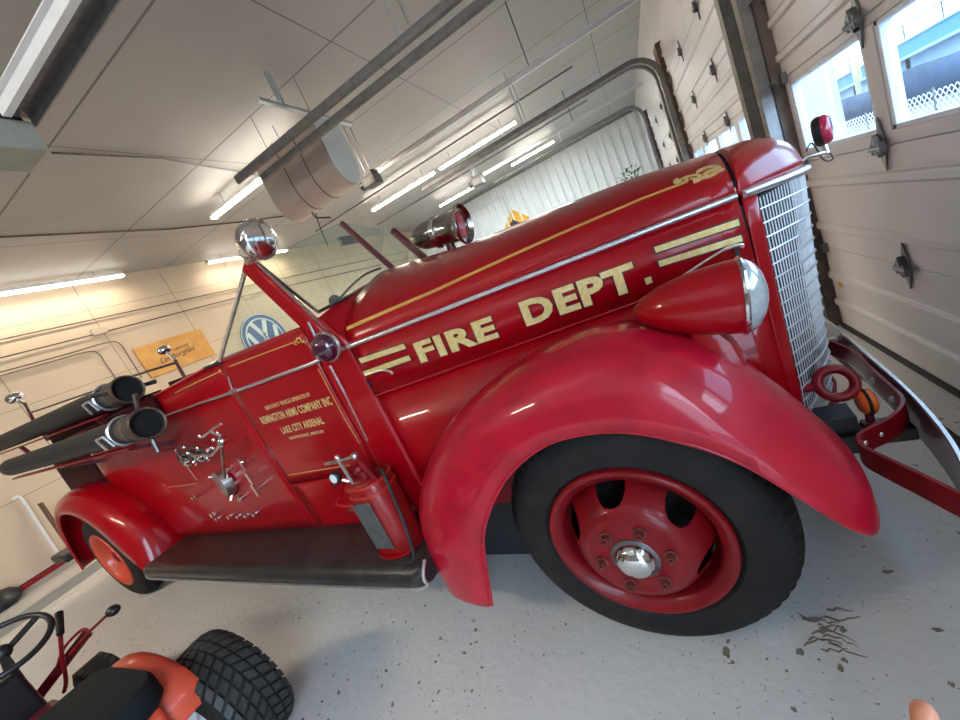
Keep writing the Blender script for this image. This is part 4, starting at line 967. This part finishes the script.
# ---------------------------------------------------------------- pump controls on right side
yp = -.66
def knob(u, v, nm='drain_knob', r=.015, L=.018):
    p = P(u, v, y=yp); o = MB().cyl(p+V(0,.03,0), p+V(0,-L,0), r*.5, 8).cyl(p+V(0,-L,0), p+V(0,-L-.014,0), r, 10).cyl(p+V(0,-.002,0), p+V(0,-.010,0), r*1.1, 8).build(nm, M['chrome'], T, smooth=True)
for u,v in ((215,513),(220,517),(232,515),(241,514.5),(249,514),(257,512.5),(196,496)): knob(u, v)
for u,v in ((338,482),(353,508)): knob(u, v, 'side_bolt', .011, .02)
p = P(222,485,y=-.70)
cap = MB().lathe(p+V(0,.10,0),(-.25,-1,0),[(0,.07),(.04,.075),(.045,.098),(.10,.098),(.108,.088),(.112,.03)],32).build('suction_cap', M['nickel'], T, smooth=True)
for k in range(3):
    a = k*2*PI/3+.4; MB().cyl(p+V(.098*math.cos(a),.02,.098*math.sin(a)), p+V(.125*math.cos(a),.0,.125*math.sin(a)), .010, 8).build('cap_lug', M['nickel'], cap)
MB().lathe(P(236,485,y=-.62),(0.1,-1,0),[(0,.05),(.03,.055),(.05,.045)],20).build('valve_flange', M['maroon'], T, smooth=True)
# discharge valves with levers
for (u,v),k in (((205,450),0),((192,455),1)):
    p = P(u, v, y=-.66)
    MB().lathe(p+V(0,.05,0),(.15,-1,-.2),[(0,.045),(.06,.045),(.065,.058),(.09,.058),(.095,.045),(.115,.042),(.125,.030),(.130,.005)],20).build('discharge_valve', M['chrome'], T, smooth=True)
    MB().torus(p+V(.01,-.05,.0),(.15,-1,-.2),.060,.009,24,8).build('valve_ring', M['bronze'], T, smooth=True)
for pts,r in (([(192,455),(212,455),(222,443),(226,440)],.011),([(203,437),(215,427),(221,424)],.007),([(222,446),(223,464),(225,478)],.009),([(212,432),(222,436)],.008)):
    MB().tube([P(u,v,y=-.74) for u,v in pts], r, 8).build('valve_lever', M['nickel'], T, smooth=True)
p = P(222,441,y=-.76); MB().ball(p,.028,14).build('lever_knob', M['chrome'], T, smooth=True)
for u,v in ((188,453),(198,448),(214,440),(200,436),(213,448),(207,458),(218,433),(194,462),(184,447),(243,462)): p = P(u,v,y=-.745); MB().ball(p,.014,10).build('valve_nut', M['chrome'], T, smooth=True)
for (u,v),(u2,v2) in (((230,468),(243,464)),((236,483),(250,478)),((243,497),(256,490))):
    a = P(u,v,y=-.66); b_ = P(u2,v2,y=-.72)
    MB().cyl(a+V(0,.03,0), a+V(0,-.03,0), .018, 12).build('gate_valve', M['nickel'], T, smooth=True)
    MB().bar(b_+V(0,0,-.042), b_+V(0,0,.042), .020, .020, up=(0,1,0)).cyl(b_, V(b_.x,-.63,b_.z), .011, 8).build('valve_handle', M['chrome'], T)
# pump panel edges
MB().tube([P(174,449,y=-.662),P(197,480,y=-.662)],.004,6).build('panel_bead', M['red'], T)
MB().tube([P(162,452,y=-.665),P(176,449,y=-.665)],.006,6).build('small_rod', M['nickel'], T)
# ---------------------------------------------------------------- grab rail with chrome ball lamps
yr = -.47
pf = P(185,378,y=yr); pb_ = P(34,421,y=yr); tf = P(175,360,y=yr); tb_ = P(25,404,y=yr)
MB().tube([pf, tf],[.012,.009],10).build('rail_post', M['maroon'], T, smooth=True)
MB().tube([pb_+V(0,0,-.25), pb_, tb_],[.018,.016,.010],10).build('rail_post', M['maroon'], T, smooth=True)
MB().tube([P(177,362,y=yr), P(133,376,y=yr), P(97,390,y=yr), P(30,413,y=yr)], .009, 10).build('grab_rail', M['bronze'] if 0 else M['steel'], T, smooth=True)
for u,v,r in ((164,350,.036),(15,398,.070)):
    c = P(u,v,y=yr); b2 = tf if u > 100 else tb_
    MB().ball(c, r, 20, (1.15,1.15,.85)).build('ball_lamp', M['chrome'], T, smooth=True)
    MB().tube([c, b2], r*.28, 8).build('lamp_neck', M['nickel'], T, smooth=True)
p = P(195,376,y=-.60); MB().ball(p,.022,12).cyl(p, p+V(.08,0,-.02),.008,8).build('rail_bracket', M['bronze'], T, smooth=True)
# ================================================================== things carried on truck (top level)
TM = Matrix.Translation(TR) @ Matrix.Rotation(-YAW, 4, 'Z')
def on_truck(name, label, cat, p, group=None):
    o = root(name, label, cat, TM @ Vector(p), -YAW, group); return o
def suction_hose(front, back, R, label, lug):
    d0 = (back-front).normalized(); o = on_truck('suction_hose', label, 'suction hose', front + V(0,0,0), 'suction hoses on the truck side')
    F0 = V(0,0,0); Bk = back-front
    pts = [Bk*t + V(0,0,-.004*math.sin(PI*t)) for t in [i/16 for i in range(1,17)]]
    MB().tube([d0*.20]+pts[1:]+[Bk+d0*.04], [R]*16+[R*.8], 24).build('hose', M['hose'], o, smooth=True)
    MB().lathe(F0+d0*.26, -d0, [(0,R*1.0),(.05,R*1.06),(.09,R*1.08),(.10,R*.98),(.15,R*1.05),(.19,R*1.16),(.25,R*1.20),(.26,R*1.14),(.255,R*1.02),(.20,R*.98),(.10,R*.98),(.05,.01)], 36).build('coupling', M['bronze'], o, smooth=True)
    MB().lathe(F0+d0*.20, -d0, [(0,.01),(.02,R*.96),(.10,R*.97),(.15,R*.98)], 24).build('bore', M['void'], o, smooth=True)
    ux = d0.cross(V(0,0,1)).normalized(); uz = ux.cross(d0)
    for a in lug:
        dd = ux*math.cos(a)+uz*math.sin(a); MB().tube([F0+d0*.05+dd*R*1.1, F0+d0*(.0 if lug[0]>1 and a<2 else .05)+dd*(R*1.2+.085)], [.013,.016], 8).build('coupling_lug', M['steel'], o, smooth=True)
    # clamp that holds it
    MB().torus(d0*.33, d0, R*1.10, .010, 28, 8).torus(d0*.38, d0, R*1.0, .006, 28, 8).build('clamp_band', M['alum'], o, smooth=True)
    cl_ = -ux if (-ux).y < ux.y else ux
    q = d0*.33 + V(0,-R*1.08,0)
    MB().tube([q+V(.02,-.01,-.06), q+V(.02,-.03,.02), q+V(-.10,-.03,.02), q+V(-.12,-.01,-.06)], .009, 8).build('clamp_loop', M['alum'], o, smooth=True)
    MB().ball(Bk+d0*.02, R*.72, 16).build('end_cap', M['nickel'], o, smooth=True)
    return o
lf = P(148.5,423,y=-.86); lb_ = P(12,467,y=-.86); suction_hose(lf, lb_, .082, 'black suction hose, lower and nearer of the two on the truck side', (1.45,4.6))
uf = P(128.5,389,y=-.68); ub = P(-30,456,y=-.68); suction_hose(uf, ub, .082, 'black suction hose, upper and farther of the two on the truck side', (-.1,2.9))
# red racks under the hoses belong to truck
for f_,b2,off in ((lf,lb_,.108),(uf,ub,.108)):
    a = f_+(b2-f_)*.10; c = f_+(b2-f_)*.99
    MB().bar(a+V(0,-.03,-off), c+V(0,-.03,-off), .05, .014).build('hose_rack', M['red_flat'], T, bevel=.003)
    for t in (.13,.55):
        q = f_+(b2-f_)*t; MB().bar(q+V(0,-.03,-off), V(q.x,-.64,min(q.z-off-.12,1.45)), .05, .03).build('rack_bracket', M['maroon'], T)
# backpack-style extinguisher tank on running board
ep = V(-1.112,-.790,.425)
e = on_truck('fire_extinguisher', 'red oval pump tank with a gauge and grey plate standing on the running board', 'extinguisher', ep)
def oval(z, a, b2, n=28, e_=2.6): return [V(a*math.copysign(abs(math.cos(2*PI*i/n))**(2/e_), math.cos(2*PI*i/n)), b2*math.copysign(abs(math.sin(2*PI*i/n))**(2/e_), math.sin(2*PI*i/n)), z) for i in range(n)]
MB().rings([oval(0.012,.105,.088),oval(.02,.108,.092),oval(.35,.108,.092),oval(.365,.104,.088)]).build('tank', M['tank'] if 'tank' in M else mat('tank_red',(.30,.008,.008),.35,0,.6,noise_amt=.2,nscale=12), e, smooth=True)
MB().rings([oval(0,.115,.11),oval(.012,.115,.11)]).build('base_tray', M['red'], e)
for zz in (.315,.362): MB().rings([oval(zz,.114,.098),oval(zz+.014,.114,.098)]).build('tank_band', mat('band_red',(.42,.02,.012),.4,0,.4), e, bevel=.003)
MB().bb(-.065,.045,-.099,-.090,.05,.30).build('plate', M['greyplate'], e, bevel=.002)
MB().rings([oval(.375,.105,.08),oval(.39,.09,.07),oval(.40,.05,.04)]).build('tank_top', M['red_flat'], e, smooth=True)
g = MB().lathe((-.10,-.06,.44),(0,-1,.1),[(0,.028),(.02,.030),(.024,.027)],24).build('gauge', M['black'], e, smooth=True)
MB().lathe((-.10,-.085,.4425),(0,-1,.1),[(0,.022),(.002,.022)],24).build('gauge_dial', M['sign_white'], g)
MB().tube([(-.10,-.05,.41),(-.07,-.03,.38)],.008,8).tube([(-.03,-.06,.38),(-.02,-.07,.50),(-.02,-.07,.53)],.009,8).build('valve_stem', M['nickel'], e, smooth=True)
MB().tube([(-.12,-.07,.515),(-.02,-.07,.515),(.07,-.06,.52)],.008,8).ball((-.02,-.07,.535),.013,10).ball((.075,-.06,.52),.018,10).build('tee_handle', M['nickel'], e, smooth=True)
MB().tube([(.075,-.06,.52),(.085,-.05,.45),(.10,-.04,.37)],.011,8).cyl((.03,-.03,.37),(.03,-.03,.43),.025,12).cyl((-.04,0,.37),(-.04,0,.42),.03,12).ball((.0,-.02,.43),.03,12).build('pump_head', M['red_flat'], e, smooth=True)
MB().tube([(-.135,-.05,.355),(-.13,-.115,.33),(-.07,-.125,.318),(-.02,-.12,.315)],.006,8).build('latch_bar', M['red'], e, smooth=True)
MB().tube(spline([(.10,-.01,.40),(.135,-.02,.41),(.165,-.05,.36),(.185,-.09,.20),(.185,-.115,.08),(.17,-.13,.02),(.13,-.14,.014)],5),.008,8).build('hose', M['hose'], e, smooth=True)
# ================================================================== GARDEN TRACTOR (faces -x of the room)
G0 = root('garden_tractor', 'orange-red garden tractor with black seat in the lower left corner', 'tractor', (-2.10, .20, 0), 0)
# local: forward = -x
ty_ = lambda cx,cy,R,W,nm,lug: None
def turf_tyre(cx, cy, R, W, rim_r, chunky=True, parent=G0):
    seg = 120; base = [(-W/2,rim_r),(-W/2-.006,rim_r+.02),(-W/2-.004,R*.80),(-W*.46,R*.90),(-W*.40,R*.955),(-W*.25,R*.975),(0,R*.98),(W*.25,R*.975),(W*.40,R*.955),(W*.46,R*.90),(W/2+.004,R*.80),(W/2+.006,rim_r+.02),(W/2,rim_r)]
    c = V(cx, cy, R)
    t = MB().rings([[c+V(r*math.cos(2*PI*j/seg), y, r*math.sin(2*PI*j/seg)) for y,r in base] for j in range(seg)], False, False, wrap=True).build('tyre', M['rubber'], parent, smooth=True)
    lm = MB(); n_ = 34
    rows = [(-.42,.12),(-.24,.15),(-.06,.14),(.12,.14),(.30,.15),(.44,.10)] if chunky else [(0,.85)]
    for k in range(n_ if chunky else 22):
        for i,(yy,wy) in enumerate(rows):
            N = n_ if chunky else 22
            a = 2*PI*(k + (.5 if i%2 else 0))/N; da = 2*PI/N*.36; y0 = cy+(yy-wy/2)*W; y1 = cy+(yy+wy/2)*W; sk = (.18 if i<3 else -.18)*2*PI/N
            def rr(y): q = abs(y-cy)/(W/2); return R*(.965 - (.06*max(0,q-.7)/.3))
            q = []
            for yq,off in ((y0,-sk),(y1,sk)):
                for ss in (-1,1): q.append((yq, a+off+ss*da))
            lo = [V(cx+rr(y)*math.cos(b2), y, R+rr(y)*math.sin(b2)) for y,b2 in (q[0],q[1],q[3],q[2])]
            hi = [V(cx+(rr(y)+R*.045)*math.cos(b2), y, R+(rr(y)+R*.045)*math.sin(b2)) for y,b2 in (q[0],q[1],q[3],q[2])]
            lm.rings([lo,hi])
    lm.build('tread', M['tread'], t)
    MB().lathe(c+V(0,-W/2+.01,0),(0,1,0),[(0,.01),(0,rim_r*.4),(.03,rim_r*.8),(.0,rim_r+.005),(W-.02,rim_r+.005),(W-.05,rim_r*.8),(W-.02,rim_r*.4),(W-.02,.01)],32).build('rim', M['white'], t, smooth=True)
M['tread'] = mat('tread_rubber', (.026,.026,.024), .6, noise_amt=.3, nscale=20, bump=.1)
for s in (-1,1): turf_tyre(.03, s*.415, .265, .22, .11)
for s in (-1,1): turf_tyre(-1.30, s*.44, .18, .15, .085, False)
# body, fenders, seat
def fend(s):
    sec = []
    pts = [(-.37,.42),(-.34,.53),(-.27,.605),(-.14,.635),(.0,.62),(.10,.575),(.16,.50),(.18,.42)]
    sp3 = spline([V(x,0,z) for x,z in pts],4); G = []
    for i,p in enumerate(sp3):
        t = i/(len(sp3)-1); G.append([V(p.x,s*.10,p.z), V(p.x,s*.29,p.z+.003), V(p.x,s*.325,p.z-.004), V(p.x+.0,s*.345,p.z-.022), V(p.x*.98,s*.352,p.z-.055), V(p.x*.97,s*.354,p.z-.095)])
    MB().grid(G).build('fender', M['orange_red'], G0, smooth=True, solid=.006)
    MB().tube([g[-1] for g in G],.006,8).build('fender_edge', M['orange_red'], G0, smooth=True)
for s in (-1,1): fend(s)
MB().bb(-.40,.20,-.22,.22,.35,.55).build('seat_deck', M['orange_red'], G0, bevel=.02)
MB().rings([[V(x*kx-.03,y*ky,z) for x,y in [(.25*math.copysign(abs(math.cos(2*PI*i/32))**.35,math.cos(2*PI*i/32)), .27*math.copysign(abs(math.sin(2*PI*i/32))**.35,math.sin(2*PI*i/32))) for i in range(32)]] for z,kx,ky in ((.55,.95,.95),(.57,1,1),(.635,1,1),(.65,.97,.97),(.655,.85,.85))]).build('seat', M['seat'], G0, smooth=True)
0 and MB().rings([[V(.13+.05*math.cos(2*PI*i/20)+z*0, .23*math.copysign(abs(math.sin(2*PI*i/20))**.5,math.sin(2*PI*i/20)), z) for i in range(20)] for z in (.66,.78,.92)]).build('seat_backrest', M['seat'], G0, smooth=True, bevel=.01)
MB().bb(-1.60,-.36,-.10,.10,.20,.32).build('frame', M['maroon'], G0, bevel=.01)
MB().bb(-.95,-.36,-.33,.33,.25,.27).build('footrest', M['black'], G0, bevel=.004)
hd = MB().rings([[V(x,-w_,.28),V(x,-w_,zt-.07),V(x,-w_*.75,zt-.015),V(x,0,zt),V(x,w_*.75,zt-.015),V(x,w_,zt-.07),V(x,w_,.28)] for x,w_,zt in ((-1.02,.21,.66),(-1.3,.215,.65),(-1.62,.20,.62),(-1.66,.18,.59))]).build('hood', M['orange_red'], G0, smooth=True, bevel=.01)
MB().bb(-1.04,-.96,-.20,.20,.30,.66).build('dash_panel', M['black'], G0, bevel=.02)
MB().bar((-1.05,-.05,.672),(-1.55,-.05,.648),.02,.012).bar((-1.05,.05,.672),(-1.55,.05,.648),.02,.012).build('hood_rib', M['black'], G0)
MB().bb(-.95,-.42,-.22,.22,.30,.46).build('transmission_cover', M['maroon'], G0, bevel=.02)
# steering wheel placed over the dash
wc = Wp(0,650,z=.80) - Vector((-2.10,.20,0)); ax = V(.42,0,.9).normalized()
wc = V(wc.x, min(wc.y,.30), .80)
sw_ = MB().torus(wc, ax, .165, .013, 40, 10).build('steering_wheel', M['black'], G0, smooth=True)
u_ = V(0,1,0); v_ = ax.cross(u_)
for k in range(3):
    a = k*2*PI/3+.3; d = u_*math.cos(a)+v_*math.sin(a); MB().bar(wc-ax*.03, wc+d*.16, .03,.008,up=ax).build('spoke', M['black'], sw_)
MB().tube([wc-ax*.02, wc-ax*.32],.014,8).ball(wc-ax*.02,.035,12).build('steering_column', M['black'], G0, smooth=True)
def L_(u,v,z): return Wp(u,v,z=z) - Vector((-2.10,.20,0))
# levers
MB().tube(spline([L_(64,692,.36),L_(66,680,.42),L_(62,655,.58),L_(60,630,.70)],4),.009,8).build('lever', M['red_flat'], G0, smooth=True)
MB().tube([L_(60.5,634,.69),L_(59,613,.76)],[.015,.017],10).build('lever_grip', M['black'], G0, smooth=True)
MB().tube([L_(70,655,.50),L_(88,633,.58),L_(106,616,.66)],.007,8).build('lift_rod', M['red_flat'], G0, smooth=True)
MB().ball(L_(113,610.5,.68),.030,16,(1.15,1,.85)).build('lever_knob', M['black'], G0, smooth=True)
a = L_(45,688,.36); b_ = L_(88,632,.50)
MB().bar(a+(a-b_)*.7,b_,.05,.02,up=(0,1,.3)).build('quadrant_bracket', M['maroon'], G0)
MB().tube(spline([L_(58,665,.44),L_(64,648,.50),L_(80,631,.54),L_(87,630,.54),L_(90,636,.52)],4),.008,8).build('quadrant_loop', M['red_flat'], G0, smooth=True)
# ================================================================== photographer's fingertip
fp = Vector((0,0,H)) + ray(922,716)*.105
d_up = (-CY*.98 + CX*.02 + CZ*.12).normalized()
fo = root('hand', 'hand of the photographer with one pinkish fingertip peeking in at the lower right edge', 'hand', fp - d_up*.06)
su = CX - d_up*CX.dot(d_up); su.normalize()          # sideways, away from the view
sn = su.cross(d_up)
def hand_mesh():
    me = bpy.data.meshes.new('hand'); vs, es, rs = [], [], []
    def add(a, b, c, r, par=None):
        vs.append(su*a + d_up*b + sn*c); rs.append(r)
        if par is not None: es.append((par, len(vs)-1))
        return len(vs)-1
    w0 = add(.030,-.120,0,.026); p1 = add(.030,-.085,0,.030,w0); p2 = add(.028,-.055,0,.030,p1)
    f1 = add(-.35,0,0,0) if 0 else None
    arm = add(.034,-.18,0,.026,w0); add(.040,-.32,0,.036,arm)
    for k,(a,tip,r) in enumerate(((.0004,.0642,.0043),(.0165,.046,.0062),(.033,.036,.0060),(.048,.018,.0052))):
        kn = add(.004+a*.92,-.030,0,.0095,p2); m1 = add(a+.001,-.006+(tip-.0585)*.3,.002,r*1.35,kn); m2 = add(a,.025+(tip-.0585)*.7,.002,r*1.12,m1); add(a,tip,0,r*.82,m2)
    t1 = add(-.002,-.085,.012,.014,p1); t2 = add(-.020,-.062,.022,.010,t1); add(-.026,-.036,.026,.008,t2)
    me.from_pydata(vs, es, []); o = bpy.data.objects.new('body', me); C.objects.link(o); me.materials.append(M['skin'])
    o.modifiers.new('skin','SKIN').use_smooth_shade = True
    for i,r in enumerate(rs): me.skin_vertices[0].data[i].radius = (r, r*.85)
    me.skin_vertices[0].data[0].use_root = True
    sb_ = o.modifiers.new('sub','SUBSURF'); sb_.levels = 2; sb_.render_levels = 2
    o.parent = fo; return o
try: hb = hand_mesh()
except Exception: hb = None
if hb is not None and not hb.data.skin_vertices:
    pass
